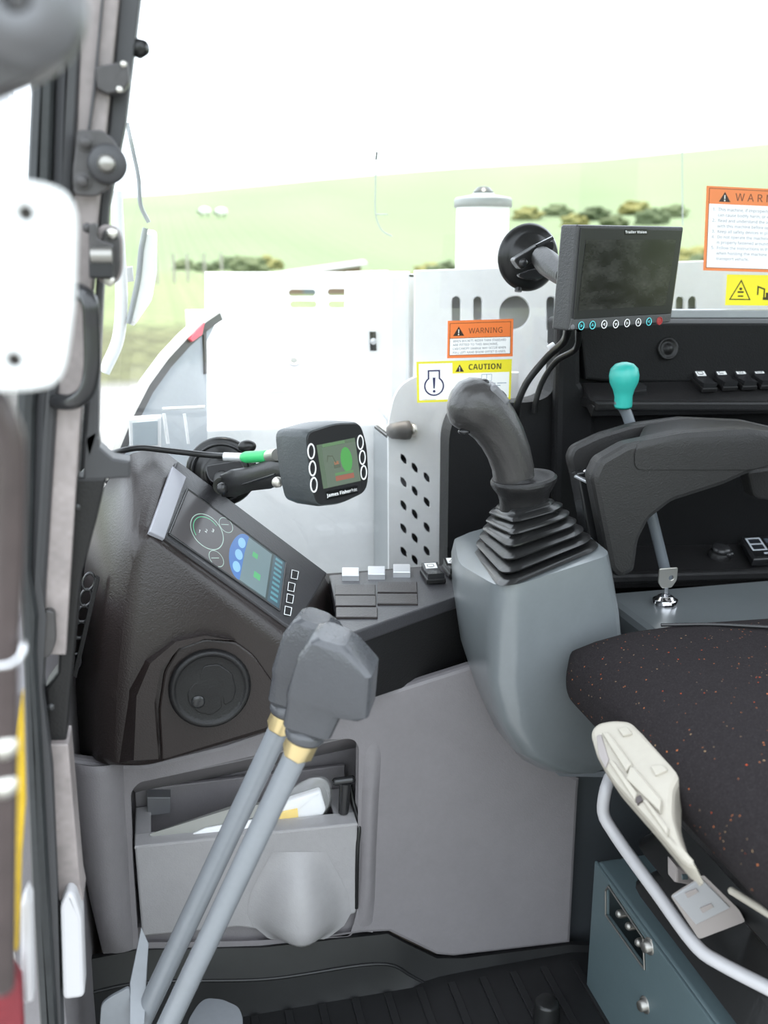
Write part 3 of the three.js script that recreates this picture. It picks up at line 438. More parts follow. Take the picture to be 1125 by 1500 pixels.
// ---- joystick: bellows boot, skirt and grip
{
  const zJ = -1.2, c1 = Zp(768, 737, zJ), pf = frameOf([Zp(690, 818, -1.21), Zp(738, 856, -1.062), Zp(884, 806, -1.1)]);
  const corners = [[688, 802], [735, 862], [884, 800], [800, 758]].map(([x, y]) => onPl(x, y, pf.o, pf.n).add(V(0, 0.002, 0))), c0 = corners.reduce((a, p) => a.add(p), V(0, 0, 0)).multiplyScalar(0.25);
  const b = thing('joystick', 'black control joystick with pleated rubber boot on the grey pod', 'joystick', c0);
  const base = round2(corners, 0.036, 8), rings = [];
  const ringAt = (s, k) => { const c = c0.clone().lerp(c1, s); return base.map((p) => { const d = p.clone().sub(c0), rd = d.length(), u = d.clone().normalize(), r = rd * (1 - s) + 0.047 * s; return c.clone().addScaledVector(u, r * k - (1 - k) * 0.004); }); };
  rings.push(ringAt(-0.04, 1), ringAt(0, 1), ringAt(0.02, 0.9));
  const N = 5; for (let k = 0; k < N; k++) { const s0 = 0.04 + 0.92 * k / N, h = 0.92 / N; rings.push(ringAt(s0 + h * 0.08, 0.79), ringAt(s0 + h * 0.22, 0.80), ringAt(s0 + h * 0.38, 0.97), ringAt(s0 + h * 0.55, 1.0), ringAt(s0 + h * 0.78, 0.97), ringAt(s0 + h * 0.9, 0.84)); }
  rings.push(ringAt(0.97, 0.86), ringAt(1.02, 0.85));
  part(b, 'boot', loft(rings, { crease: 0.9 }), M.rubber, 'pleated black rubber boot');
  const circ = (px, py, rx, rz, tilt, n = 32) => { const p = Zp(px, py, zJ), o = []; for (let k = 0; k < n; k++) { const a = k / n * 6.2832, x = Math.cos(a) * rx; o.push(V(p.x + x * Math.cos(tilt), p.y + x * Math.sin(tilt), p.z + Math.sin(a) * rz)); } return o; };
  part(b, 'skirt', loft([circ(767, 746, 0.033, 0.033, 0.05), circ(767, 732, 0.0335, 0.0335, 0.05), circ(767, 722, 0.036, 0.036, 0.06), circ(767, 712, 0.042, 0.042, 0.1), circ(767, 705, 0.0455, 0.0455, 0.12), circ(767, 701, 0.0455, 0.0455, 0.12), circ(766, 698, 0.043, 0.043, 0.12), circ(764, 699, 0.034, 0.034, 0.12), circ(762, 696, 0.030, 0.031, 0.1)], { crease: 0.8 }), M.black);
  const grip = part(b, 'grip', loft([circ(753, 704, 0.028, 0.029, 0.08), circ(751, 684, 0.0285, 0.029, 0.15), circ(745, 662, 0.0295, 0.03, 0.3), circ(736, 641, 0.031, 0.031, 0.48), circ(724, 621, 0.033, 0.032, 0.65), circ(711, 606, 0.0352, 0.034, 0.82), circ(699, 597, 0.0368, 0.036, 0.98), circ(688, 591, 0.0365, 0.036, 1.12), circ(678, 589, 0.034, 0.034, 1.24), circ(669, 590, 0.029, 0.03, 1.34), circ(662, 592, 0.02, 0.021, 1.4), circ(657, 594, 0.006, 0.007, 1.4)], { crease: 1.3 }), plastic(0.038, 0.036, 0.035, 0.34, 0.0002), 'dark grey curved hand grip');
  const th = part(grip, 'thumb_pad', align(new RoundedBoxGeometry(0.034, 0.014, 0.03, 3, 0.006), Zp(728, 577, zJ + 0.010), V(0.72, 0.68, 0.12)), M.keygrey, 'grey thumb button pad'); part(th, 'thumb_button', align(new RoundedBoxGeometry(0.014, 0.010, 0.012, 3, 0.0045), Zp(735, 579, zJ + 0.016), V(0.72, 0.68, 0.12)), M.armrest); part(th, 'thumb_button', ball(Zp(709, 560, zJ + 0.006), 0.007, 1, 0.7, 1), M.gloss);
  part(grip, 'trigger', ball(Zp(680, 632, zJ + 0.012), 0.007, 1.2, 0.6, 1), M.gloss);
}

// ================================================================ black wall furniture on the right
{
  const zc = -1.40, t = thing('side_cabinet', 'black moulded side cabinet with switch shelf under the window rail', 'cabinet', Zp(950, 850, -1.4));
  part(t, 'upper_panel', zslab([[822, 474], [1300, 474], [1300, 560], [900, 560], [858, 556], [852, 500]], zW + 0.02, 0.03, { bevel: 0.004 }), M.blackWall);
  part(t, 'corner_post', zslab([[820, 468], [852, 480], [852, 560], [874, 590], [872, 850], [812, 850], [816, 600]], zW + 0.03, 0.03, { bevel: 0.01 }), M.blackWall);
  const a = Zp(852, 560, zW + 0.018), b = Zp(1300, 548, zW + 0.018), c = Zp(1300, 590, zW + 0.085), d = Zp(872, 590, zW + 0.085);
  part(t, 'switch_shelf', slab([a, b, c, d], 0.02, { bevel: 0.003 }), M.black);
  part(t, 'shelf_face', zslab([[872, 589], [1300, 589], [1300, 604], [874, 602]], zW + 0.086, 0.08, { bevel: 0.004 }), M.black);
  part(t, 'lower_panel', zslab([[860, 600], [1300, 600], [1300, 830], [860, 830]], zW + 0.02, 0.03), M.blackWall);
  const e = Zp(860, 800, zW + 0.02), e2 = Zp(1300, 790, zW + 0.02), e3 = Zp(1300, 838, -1.34), e4 = Zp(880, 846, -1.34);
  part(t, 'lower_shelf', slab([e, e2, e3, e4], 0.02, { bevel: 0.004 }), M.black);
  part(t, 'shelf_edge', zslab([[880, 842], [1300, 830], [1300, 846], [880, 858]], -1.335, 0.02, { bevel: 0.006 }), M.black);
  const sp = part(t, 'round_plug', lathe([[0.018, 0], [0.0185, 0.005], [0.015, 0.006], [0.013, 0.002], [0.008, 0.003], [0.006, 0.009], [0, 0.010]], Zp(977, 511, zW + 0.02), V(0, 0.15, 1)), M.black, 'round black plug');
  const sf = frameOf([a, b, c, d]), pu = b.clone().sub(a).normalize(), pd = d.clone().sub(a).normalize();
  [[1028, 565], [1058, 563], [1086, 562], [1113, 561], [1141, 560]].forEach(([x, y], k) => rocker(onPl(x, y, sf.o, sf.n).addScaledVector(sf.n, 0.002), pu, pd, 0.05, 0.028, k === 1 ? 'shorter black rocker switch with two pictograms on the wall shelf' : 'black rocker switch with white pictogram on the wall shelf', 'rocker switches on the wall shelf', k % 4));
  single('shelf_clip', slab([[922, 566], [938, 566], [946, 571], [946, 578], [922, 580]].map(([x, y]) => onPl(x, y, sf.o, sf.n).addScaledVector(sf.n, 0.008)), 0.01, { bevel: 0.002 }), M.gloss, 'small black clip on the wall shelf beside the teal knob', 'clip');
  const lf = frameOf([e, e2, e3, e4]), p = onPl(1054, 815, lf.o, lf.n);
  const s = thing('power_socket', 'round black power socket with flip cap on the lower shelf', 'socket', p);
  part(s, 'socket_body', lathe([[0.021, 0], [0.02, 0.008], [0.016, 0.012], [0, 0.012]], p, lf.n), M.black); part(s, 'cap', lathe([[0.017, 0], [0.017, 0.005], [0.012, 0.009], [0, 0.010]], p.clone().addScaledVector(lf.n, 0.012), lf.n), M.gloss); part(s, 'cap_tab', ball(p.clone().add(V(0.008, 0.008, 0.018)), 0.007, 1, 0.8, 0.8), M.gloss);
  const r = thing('key_pad', 'black radio key pad with white bordered buttons on the lower shelf', 'keypad', onPl(1110, 820, lf.o, lf.n));
  part(r, 'pad_body', slab([[1082, 798], [1180, 792], [1196, 826], [1100, 832]].map(([x, y]) => onPl(x, y, lf.o, lf.n).addScaledVector(lf.n, 0.016)), 0.014, { bevel: 0.003 }), M.gloss);
  part(r, 'pad_print', quadOn(lf, [[1084, 799], [1174, 794], [1188, 822], [1102, 828]], 0.0166), canvasMat(512, 192, (x, w, h) => { x.fillStyle = '#141415'; x.fillRect(0, 0, w, h); x.fillStyle = '#c9ced4'; x.fillRect(14, 12, 120, 124); x.fillStyle = '#22262c'; x.fillRect(28, 24, 92, 44); x.fillRect(28, 80, 92, 44); x.fillStyle = '#4a525c'; for (const i of [0, 1, 2]) { x.fillRect(160 + i * 110, 24, 86, 44); x.fillRect(160 + i * 110, 80, 86, 44); } x.fillStyle = '#b9bfc6'; x.fillRect(90, 156, 120, 16); }, 0.3));
}
{ // lever with teal knob
  const k = Zp(904, 562, -1.33), top = Zp(908, 590, -1.33), mid = Zp(918, 606, -1.33), low = Zp(978, 850, -1.29);
  const t = thing('control_lever', 'slim grey control lever with teal pear-shaped knob', 'lever', low), ax = top.clone().sub(mid).normalize();
  part(t, 'shaft', rod([top, mid, mid.clone().lerp(low, 0.5), low], 0.0085), M.greyRod);
  part(t, 'knob', lathe([[0, 0], [0.0125, 0], [0.0135, 0.004], [0.0135, 0.018], [0.016, 0.028], [0.0215, 0.040], [0.0225, 0.050], [0.0205, 0.060], [0.014, 0.067], [0.006, 0.0695], [0, 0.07]], top.clone().addScaledVector(ax, -0.01), V(-0.06, 1, 0.05), 36), M.teal, 'teal pear-shaped knob');
}
{ // armrest: two cheeks, padded saddle, inner box
  const t = thing('armrest', 'dark grey arched armrest with two cheeks beside the seat', 'armrest', Zp(905, 848, -1.16));
  const near = [[868, 700], [880, 674], [920, 651], [1000, 634], [1100, 628], [1170, 640], [1180, 668], [1130, 680], [1060, 712], [985, 736], [952, 762], [937, 792], [931, 838], [908, 848], [895, 836], [886, 790]];
  part(t, 'near_cheek', zslab(near, -1.2, 0.035, { bevel: 0.008, round: 0.008 }), M.armrest);
  const far = [[833, 672], [840, 655], [880, 636], [930, 621], [1000, 612], [1090, 616], [1160, 632], [1160, 660], [1000, 668], [930, 700], [880, 760], [900, 836], [880, 832], [856, 780], [846, 720]];
  part(t, 'far_cheek', zslab(far, -1.285, 0.02, { bevel: 0.006, round: 0.008 }), M.armrest);
  const tn = [[930, 648], [1000, 634], [1100, 628], [1165, 640], [1168, 664], [1100, 680], [930, 680]], tf = [[940, 624], [1000, 613], [1090, 617], [1150, 632], [1150, 660], [1090, 670], [940, 668]];
  part(t, 'saddle_pad', loft([zpoly(tn.map(([x, y]) => [x, y + 8]), -1.198), zpoly(tn, -1.202), zpoly(tf, -1.285), zpoly(tf.map(([x, y]) => [x, y + 8]), -1.30)].map((r) => round2(r, 0.012)), { crease: 0.9 }), M.armrest);
  part(t, 'inner_box', slab([Zp(846, 694, -1.25), Zp(872, 690, -1.25), Zp(896, 832, -1.24), Zp(866, 800, -1.24)], 0.03, { bevel: 0.003 }), M.gloss);
  part(t, 'inner_plate', slab([Zp(842, 696, -1.25), Zp(862, 686, -1.28), Zp(900, 700, -1.27), Zp(876, 712, -1.23)], 0.004, { bevel: 0.001 }), M.silver);
  for (const [x, y] of [[861, 690], [912, 652], [903, 656]]) part(t, 'clip_screw', ball(Zp(x, y, -1.25), 0.005, 1.4, 0.6, 1), M.chrome);
  part(t, 'rear_bracket', zslab([[1095, 690], [1180, 680], [1180, 740], [1105, 730]], -1.3, 0.03, { bevel: 0.004, round: 0.01 }), M.armrest);
}
// ---- rear-view camera monitor on its suction mount
{
  const q = [Zp(846, 329, -1.2), Zp(1003, 332, -1.285), Zp(983, 472, -1.285), Zp(832, 485, -1.2)], f = frameOf(q);
  const t = thing('camera_monitor', 'black camera monitor with row of ringed buttons hung from a suction cup', 'monitor', q[3].clone());
  part(t, 'casing', slab(q, 0.03, { bevel: 0.003, round: 0.004 }), plastic(0.035, 0.035, 0.037, 0.36));
  const bz = part(t, 'front_bezel', slab([[850, 334], [999, 337], [981, 459], [839, 468]].map(([x, y]) => onPl(x, y, f.o, f.n).addScaledVector(f.n, 0.0015)), 0.003, { bevel: 0.0006 }), M.gloss);
  const smudge = noiseTex(256, 31, [[4, 1], [9, 1], [40, 0.5]], 1, (v) => { const k = 26 + 70 * Math.max(0, v - 0.35); return [k, k, k * 0.96]; }); smudge.colorSpace = THREE.SRGBColorSpace;
  part(bz, 'screen', quadOn(f, [[857, 351], [989, 351], [973, 447], [845, 455]], 0.002), new THREE.MeshPhysicalMaterial({ map: smudge, roughness: 0.18, side: THREE.DoubleSide }), 'dark switched-off screen with smudges');
  part(bz, 'maker_print', quadOn(f, [[914, 336], [946, 336], [946, 344], [914, 344]], 0.002), canvasMat(512, 128, (x, w, h) => { x.fillStyle = '#060606'; x.fillRect(0, 0, w, h); x.fillStyle = '#e8e8e8'; x.font = 'bold 84px sans-serif'; x.fillText('Trailer Vision', 4, 92, 504); }, 0.3), 'white printed maker name');
  const bar = part(t, 'button_bar', slab([[836, 467], [983, 460], [981, 471], [833, 483]].map(([x, y]) => onPl(x, y, f.o, f.n).addScaledVector(f.n, 0.001)), 0.003, { bevel: 0.0006 }), plastic(0.07, 0.07, 0.072, 0.4));
  const tealR = mat(0.12, 0.62, 0.66, 0.4), redR = mat(0.35, 0.04, 0.04, 0.4);
  [[849.5, 477, tealR], [866, 476, tealR], [883, 475, M.whiteInk], [900, 474.5, M.whiteInk], [916.5, 473, M.whiteInk], [933, 472, M.whiteInk], [948.5, 471, tealR], [964.5, 470, redR]].forEach(([x, y, m], k) => {
    const p = onPl(x, y, f.o, f.n), mm = f.m.clone().setPosition(p.clone().addScaledVector(f.n, 0.0025));
    const b = part(bar, 'button', lathe([[0, 0.001], [0.0048, 0.001], [0.0056, 0]], p.clone().addScaledVector(f.n, 0.001), f.n, 20), k === 7 ? redR : M.gloss); part(b, 'button_ring', new THREE.TorusGeometry(0.0052, 0.0007, 6, 24).applyMatrix4(mm), m);
    if (k < 7) part(b, 'button_sign', new THREE.TorusGeometry(0.002, 0.0006, 5, 3).rotateZ(k * 1.57).applyMatrix4(mm), m);
  });
  part(bar, 'sensor_eye', lathe([[0, 0.001], [0.003, 0.001], [0.0036, 0]], onPl(838, 479, f.o, f.n).addScaledVector(f.n, 0.001), f.n, 16), M.keygrey);
  const cc = Zp(772, 377, zW - 0.026), ax = V(0.1, -0.02, 1).normalize();
  const cup = part(t, 'suction_cup', lathe([[0.052, 0], [0.053, 0.006], [0.047, 0.014], [0.04, 0.014], [0.036, 0.018], [0.026, 0.028], [0.016, 0.036], [0, 0.038]], cc, ax, 48), M.rubber, 'black suction cup on the window');
  part(cup, 'pull_tab', cyl(Zp(760, 418, zW - 0.02), Zp(759, 427, zW - 0.018), 0.006), M.rubber);
  part(cup, 'cam_arm', slab([[752, 380], [790, 357], [812, 352], [812, 366], [790, 376], [764, 396]].map(([x, y]) => Zp(x, y, -1.40)), 0.02, { round: 0.006 }), M.rubber);
  part(cup, 'cam_lever', slab([[786, 358], [810, 346], [812, 350], [790, 364]].map(([x, y]) => Zp(x, y, -1.385)), 0.008, { bevel: 0.001 }), M.gloss);
  part(cup, 'pivot_screw', lathe([[0, 0.005], [0.006, 0.005], [0.007, 0]], Zp(766, 385, -1.40), V(0, 0, 1)), M.gloss);
  part(cup, 'cup_recess', slab([[758, 402], [780, 394], [800, 392], [806, 404], [782, 410], [764, 408]].map(([x, y]) => Zp(x, y, -1.44)), 0.01, { round: 0.006 }), M.gloss);
  part(t, 'ball_arm', loft([[794, 378, -1.38, 0.017], [803, 386, -1.35, 0.019], [815, 396, -1.31, 0.017], [830, 405, -1.27, 0.016]].map(([x, y, z, r]) => { const p = Zp(x, y, z), o = []; for (let k = 0; k < 16; k++) o.push(p.clone().add(V(Math.cos(k * 0.3927) * r * 0.8, Math.sin(k * 0.3927) * r, Math.cos(k * 0.3927) * r * 0.5))); return o; }), { crease: 1 }), M.black, 'black ball-joint arm');
  single('monitor_cable', tube([Zp(832, 478, -1.28), Zp(826, 500, -1.34), Zp(800, 525, -1.4), Zp(772, 560, -1.42), Zp(758, 592, -1.43), Zp(756, 610, -1.45)], 0.0058), M.rubber, 'thick black cable hanging from the camera monitor', 'cable', 'cables under the camera monitor');
  const c2 = thing('monitor_cable', 'black cable with a white tag loop under the camera monitor', 'cable', Zp(768, 592, -1.43));
  part(c2, 'cable', tube([Zp(848, 482, -1.3), Zp(842, 512, -1.38), Zp(814, 530, -1.43), Zp(794, 560, -1.452), Zp(784, 592, -1.458), Zp(783, 604, -1.46)], 0.0048), M.rubber); part(c2, 'cable_tag', quad(...[[790, 492], [803, 503], [798, 512], [786, 503]].map(([x, y]) => Zp(x, y, -1.38))), M.whiteInk, 'white paper tag'); part(c2, 'cable_tie', cyl(Zp(802, 512, -1.39), Zp(812, 506, -1.39), 0.006), M.whiteInk);
}

// ---- stickers on the side window
const tri = (x, cx, by, s) => { x.fillStyle = '#2a1a12'; x.beginPath(); x.moveTo(cx, by - s * 0.9); x.lineTo(cx + s * 0.52, by); x.lineTo(cx - s * 0.52, by); x.fill(); x.fillStyle = '#f2f2ee'; x.fillRect(cx - s * 0.045, by - s * 0.62, s * 0.09, s * 0.36); x.beginPath(); x.arc(cx, by - s * 0.13, s * 0.07, 0, 6.3); x.fill(); };
const sticker = (px, c, label) => { const g = quad(...px.map(([x, y]) => Zp(x, y, zW - 0.0265))); single('window_sticker', g, c, label, 'sticker'); };
const lines = (x, rows, x0, y0, dy, size, wmax, col = '#55555c') => { x.fillStyle = col; x.font = size + 'px sans-serif'; rows.forEach((r, k) => x.fillText(r, x0, y0 + k * dy, wmax)); };
sticker([[656, 470], [752, 467], [751, 522], [655, 525]], canvasMat(800, 470, (x, w, h) => {
  x.fillStyle = '#f4813f'; x.fillRect(0, 0, w, h); x.strokeStyle = '#5d2c14'; x.lineWidth = 6; x.strokeRect(28, 34, w - 60, 400); x.fillStyle = '#fbfbfb'; x.fillRect(31, 224, w - 66, 206); x.beginPath(); x.moveTo(28, 222); x.lineTo(w - 32, 222); x.stroke();
  tri(x, 134, 192, 130); x.fillStyle = '#5a2c18'; x.font = '92px sans-serif'; x.fillText('WARNING', 254, 166, 450);
  lines(x, ['WHEN BUCKETS WIDER THAN STANDARD', 'ARE FITTED TO THIS MACHINE,', 'CAB/CANOPY DAMAGE MAY OCCUR WHEN', 'FULL LEFT HAND BOOM OFFSET IS USED.'], 66, 272, 48, 40, 650);
}, 0.4), 'orange bordered WARNING sticker about buckets on the side window');
sticker([[610, 530], [750, 526], [748, 585], [611, 590]], canvasMat(1120, 480, (x, w, h) => {
  x.fillStyle = '#fbfbf8'; x.fillRect(0, 0, w, h); x.strokeStyle = '#e6dc35'; x.lineWidth = 26; x.strokeRect(13, 13, w - 26, h - 26); x.fillStyle = '#f3e32c'; x.fillRect(415, 10, w - 430, 140);
  tri(x, 500, 132, 96); x.fillStyle = '#3a3414'; x.font = 'bold 92px sans-serif'; x.fillText('CAUTION', 600, 112, 400);
  x.strokeStyle = x.fillStyle = '#1e1a4c'; x.lineWidth = 17; x.beginPath(); x.arc(200, 290, 108, -0.95, Math.PI + 0.95, false); x.lineTo(137, 110); x.lineTo(263, 110); x.closePath(); x.stroke();
  x.beginPath(); x.moveTo(184, 190); x.lineTo(216, 190); x.lineTo(208, 320); x.lineTo(192, 320); x.fill(); x.beginPath(); x.arc(200, 352, 16, 0, 6.3); x.fill();
  x.strokeStyle = '#8090a8'; x.lineWidth = 5; x.strokeRect(760, 172, 60, 76); x.strokeRect(820, 172, 60, 76);
  x.fillStyle = '#556a8a'; for (const [a, b, l] of [[810, 276, 120], [950, 276, 110], [830, 304, 80], [930, 304, 60], [850, 332, 110], [910, 362, 60]]) x.fillRect(a, b, l, 7); x.fillStyle = '#888'; x.fillRect(60, 446, 160, 5);
}, 0.4), 'yellow bordered CAUTION sticker with engine symbol on the side window');
sticker([[1035, 272], [1235, 282], [1232, 402], [1030, 396]], canvasMat(1200, 740, (x, w, h) => {
  x.fillStyle = '#f08a4e'; x.fillRect(0, 0, w, h); x.fillStyle = '#fbfbfb'; x.fillRect(26, 152, w - 52, h - 180); x.strokeStyle = '#7a3a1c'; x.lineWidth = 5; x.strokeRect(26, 20, w - 52, h - 46);
  tri(x, 160, 132, 96); x.fillStyle = '#6a3620'; x.font = '92px sans-serif'; x.fillText('W A R N I N G', 250, 118, 660);
  lines(x, ['1.  This machine, if improperly operated,', '     can cause bodily harm, or even death.', '2.  Read and understand the operator manual', '     with this machine before operation.', '3.  Keep all safety devices in place.', '4.  Do not operate the machine unless the belt', '     is properly fastened around you.', '5.  Follow the instructions in the manual', '     when hoisting the machine or loading a', '     transport vehicle.'], 60, 212, 48, 36, 1080, '#8a8a92');
}, 0.4), 'large orange bordered WARNING sticker with five numbered rules');
sticker([[1065, 402], [1240, 405], [1238, 449], [1062, 447]], canvasMat(1000, 260, (x, w, h) => {
  x.fillStyle = '#f5e62e'; x.fillRect(0, 0, w, h); x.strokeStyle = x.fillStyle = '#3a3210'; x.lineWidth = 9; x.beginPath(); x.moveTo(120, 50); x.lineTo(200, 210); x.lineTo(36, 210); x.closePath(); x.stroke();
  x.fillRect(96, 140, 50, 14); x.beginPath(); x.arc(120, 120, 12, 0, 6.3); x.fill(); x.fillRect(100, 176, 44, 12); x.lineWidth = 12; x.beginPath(); x.moveTo(262, 170); x.lineTo(262, 100); x.lineTo(316, 120); x.lineTo(316, 200); x.stroke(); x.fillRect(306, 190, 120, 22); x.fillRect(330, 150, 80, 44);
}, 0.4), 'yellow pictogram sticker with warning triangle under the large sticker');

// ================================================================ travel levers
function travelLever(label, kx, ky, zk, bottom, s) {
  // s: px offset frame of the knob; knob built in a frame along the rod
  const nut0 = Zp(kx, ky, zk), rod0 = bottom, ax = nut0.clone().sub(rod0).normalize();
  const t = thing('travel_lever', label, 'lever', rod0, 'travel levers');
  part(t, 'lever_rod', cyl(rod0, nut0, 0.0125, 0.0125, 28), M.steelPaint, 'painted light grey steel rod');
  part(t, 'lock_nut', lathe([[0, 0], [0.0145, 0], [0.0165, 0.002], [0.0165, 0.020], [0.0150, 0.023], [0, 0.023]], nut0.clone().addScaledVector(ax, -0.006), ax, 6), M.brass, 'yellow plated lock nut');
  const kb = nut0.clone().addScaledVector(ax, 0.016);
  // handle axes: up the rod but more upright, right = toward the rear
  const up = ax.clone().lerp(V(0, 1, 0), 0.35).normalize(), out = V(1, -0.1, 0.42); out.addScaledVector(up, -out.dot(up)).normalize(); const side = out.clone().cross(up).normalize();
  const P = (a, b, c) => kb.clone().addScaledVector(up, a).addScaledVector(out, b).addScaledVector(side, c);
  part(t, 'knob_collar', lathe([[0, 0], [0.019, 0], [0.0205, 0.003], [0.0205, 0.016], [0, 0.016]], kb, up), M.keyKnob);
  const sec = (a, b0, b1, w, c = 0) => round2([P(a, b0, c - w), P(a, b1, c - w * 0.9), P(a, b1, c + w * 0.9), P(a, b0, c + w)], 0.009, 4);
  part(t, 'knob', loft([sec(0.012, -0.019, 0.021, 0.019), sec(0.018, -0.022, 0.027, 0.023), sec(0.046, -0.024, 0.031, 0.026), sec(0.050, -0.025, 0.050, 0.027), sec(0.056, -0.026, 0.056, 0.0285), sec(0.098, -0.024, 0.048, 0.0285), sec(0.114, -0.018, 0.026, 0.026), sec(0.119, -0.012, 0.016, 0.022)], { crease: 0.45 }), M.keyKnob, 'grey grained plastic grip');
  return t;
}
M.keyKnob = plastic(0.07, 0.072, 0.079, 0.24, 0.0004);
travelLever('farther grey travel lever with plastic grip and brass-coloured nut', 412, 1062, -0.96, Yp(196, 1520, 0.1), 0);
travelLever('nearer grey travel lever with plastic grip and brass-coloured nut', 437, 1098, -0.86, Yp(230, 1535, 0.13), 0);
{
  const t = thing('travel_pedal', 'folded light grey steel pedal plate beside the travel levers', 'pedal', Yp(180, 1500, 0.06));
  part(t, 'pedal_wing', slab([[207, 1358], [218, 1382], [216, 1410], [212, 1500], [190, 1505], [190, 1440]].map(([x, y]) => Zp(x, y, -1.06 + (y - 1360) * 0.0006)), 0.005, { bevel: 0.001 }), M.steelPaint);
  part(t, 'pedal_plate', slab([[190, 1446], [192, 1520], [145, 1520], [148, 1472], [160, 1462]].map(([x, y]) => Zp(x, y, -1.0)), 0.005, { bevel: 0.001, round: 0.006 }), M.steelPaint);
  single('travel_pedal', slab([[290, 1470], [302, 1461], [326, 1463], [350, 1474], [356, 1490], [354, 1530], [270, 1530], [276, 1492]].map(([x, y]) => Yp(x, y, 0.02)), 0.008, { round: 0.008 }), M.steelPaint, 'flat grey pedal with rounded corners and worn edge', 'pedal');
}
// ================================================================ storage pocket: grey bin and what lies in it
{
  const zb = zT + 0.004, t = thing('storage_bin', 'light grey storage bin with bulged front fitted in the trim pocket', 'bin', Zp(360, 1376, zT));
  part(t, 'front', zslab([[197, 1240], [524, 1206], [522, 1338], [500, 1345], [470, 1366], [440, 1376], [405, 1372], [380, 1362], [350, 1358], [208, 1372]], zb, 0.012, { bevel: 0.003, round: 0.004 }), M.box);
  part(t, 'cup_bulge', bulge([[1248, 398, 478, 0], [1264, 390, 486, 0.010], [1285, 378, 498, 0.026], [1310, 366, 510, 0.038], [1338, 362, 514, 0.045], [1356, 370, 504, 0.042], [1367, 384, 490, 0.03], [1374, 392, 480, 0.012], [1376, 398, 474, 0]], zb + 0.0006, (u) => 0.5 - 0.5 * Math.cos(2 * Math.PI * u)), M.box);
  const a = Zp(197, 1240, zb), b = Zp(524, 1206, zb), yb = a.y + 0.002, rimB = (x0, x1, z0, z1) => bx(x0, x1, yb - 0.006, yb + 0.004, z0, z1, 0.002);
  part(t, 'rim', slab([a, b, b.clone().add(V(0, 0.004, -0.026)), a.clone().add(V(0, 0.004, -0.026))], 0.006, { bevel: 0.002 }), M.box);
  part(t, 'rim', slab([a, a.clone().add(V(0.022, 0, 0)), a.clone().add(V(0.022, 0.006, -0.09)), a.clone().add(V(0, 0.006, -0.09))], 0.006, { bevel: 0.002 }), M.box);
  part(t, 'rim', slab([b.clone().add(V(-0.03, 0, 0)), b, b.clone().add(V(0, 0.006, -0.09)), b.clone().add(V(-0.03, 0.006, -0.09))], 0.006, { bevel: 0.002 }), M.box);
  part(t, 'bin_floor', bx(a.x, b.x, a.y - 0.12, a.y - 0.112, zb - 0.1, zb - 0.01, 0.002), M.box);
  part(t, 'bin_back', bx(a.x, b.x, a.y - 0.12, a.y + 0.03, zb - 0.104, zb - 0.096, 0.002), M.trim);
  part(t, 'hinge_block', zslab([[215, 1168], [250, 1168], [250, 1192], [216, 1196]], zT - 0.07, 0.03), M.keygrey);
}
{
  const t = thing('document_bag', 'clear plastic bag of folded papers with orange print in the bin', 'bag', Zp(440, 1200, zT - 0.04));
  const o = [[400, 1204], [410, 1170], [430, 1150], [455, 1136], [475, 1136], [487, 1148], [486, 1180], [472, 1200], [440, 1208]];
  const s = (k, z) => { const c = [445, 1175]; return round2(o.map(([x, y]) => Zp(c[0] + (x - c[0]) * k, c[1] + (y - c[1]) * k, z)), 0.012); };
  part(t, 'bag_film', loft([s(0.5, zT - 0.012), s(0.92, zT - 0.018), s(1, zT - 0.034), s(0.92, zT - 0.05), s(0.5, zT - 0.056)], { crease: 0.4 }), M.bag, 'clear crinkled film');
  part(t, 'folded_paper', zslab([[408, 1178], [470, 1158], [478, 1186], [470, 1202], [412, 1206]], zT - 0.024, 0.014, { bevel: 0.004, round: 0.004 }), M.paper);
  part(t, 'orange_print', zslab([[402, 1196], [412, 1190], [436, 1185], [438, 1205], [412, 1207]], zT - 0.0215, 0.003, { bevel: 0.0005 }), M.yellowPaper, 'orange yellow paper');
  single('clear_folder', loft([zpoly([[218, 1222], [340, 1184], [404, 1176], [404, 1192], [350, 1202], [232, 1234]], zT - 0.012), zpoly([[216, 1222], [340, 1180], [404, 1172], [404, 1192], [350, 1200], [228, 1232]], zT - 0.022)].map((r) => round2(r, 0.003)), {}), mat(0.5, 0.5, 0.47, 0.25, { transmission: 0.4 }), 'clear plastic folder lying slanted in the bin', 'folder');
  single('folded_sheet', zslab([[270, 1228], [300, 1214], [400, 1196], [400, 1206], [350, 1216]], zT - 0.008, 0.003, { bevel: 0.0005 }), M.paper, 'white folded sheet lying in the bin under the folder', 'paper');
  const h = thing('escape_hammer', 'small black T-handled tool standing in the bin corner', 'tool', Zp(504, 1200, zT - 0.02));
  part(h, 'handle', cyl(Zp(503, 1190, zT - 0.02), Zp(506, 1146, zT - 0.02), 0.0075, 0.009), M.gloss); part(h, 'head', rod([Zp(492, 1145, zT - 0.02), Zp(515, 1142, zT - 0.02)], 0.006), M.gloss); part(h, 'tip', cyl(Zp(504, 1204, zT - 0.02), Zp(503, 1190, zT - 0.02), 0.004, 0.0035), M.zinc);
  single('tool_cord', tube([Zp(513, 1150, zT - 0.03), Zp(519, 1180, zT - 0.02), Zp(526, 1206, zT - 0.004), Zp(524, 1240, zT + 0.004), Zp(522, 1330, zT + 0.002)], 0.003), M.rubber, 'black cord hanging beside the storage bin', 'cord');
}

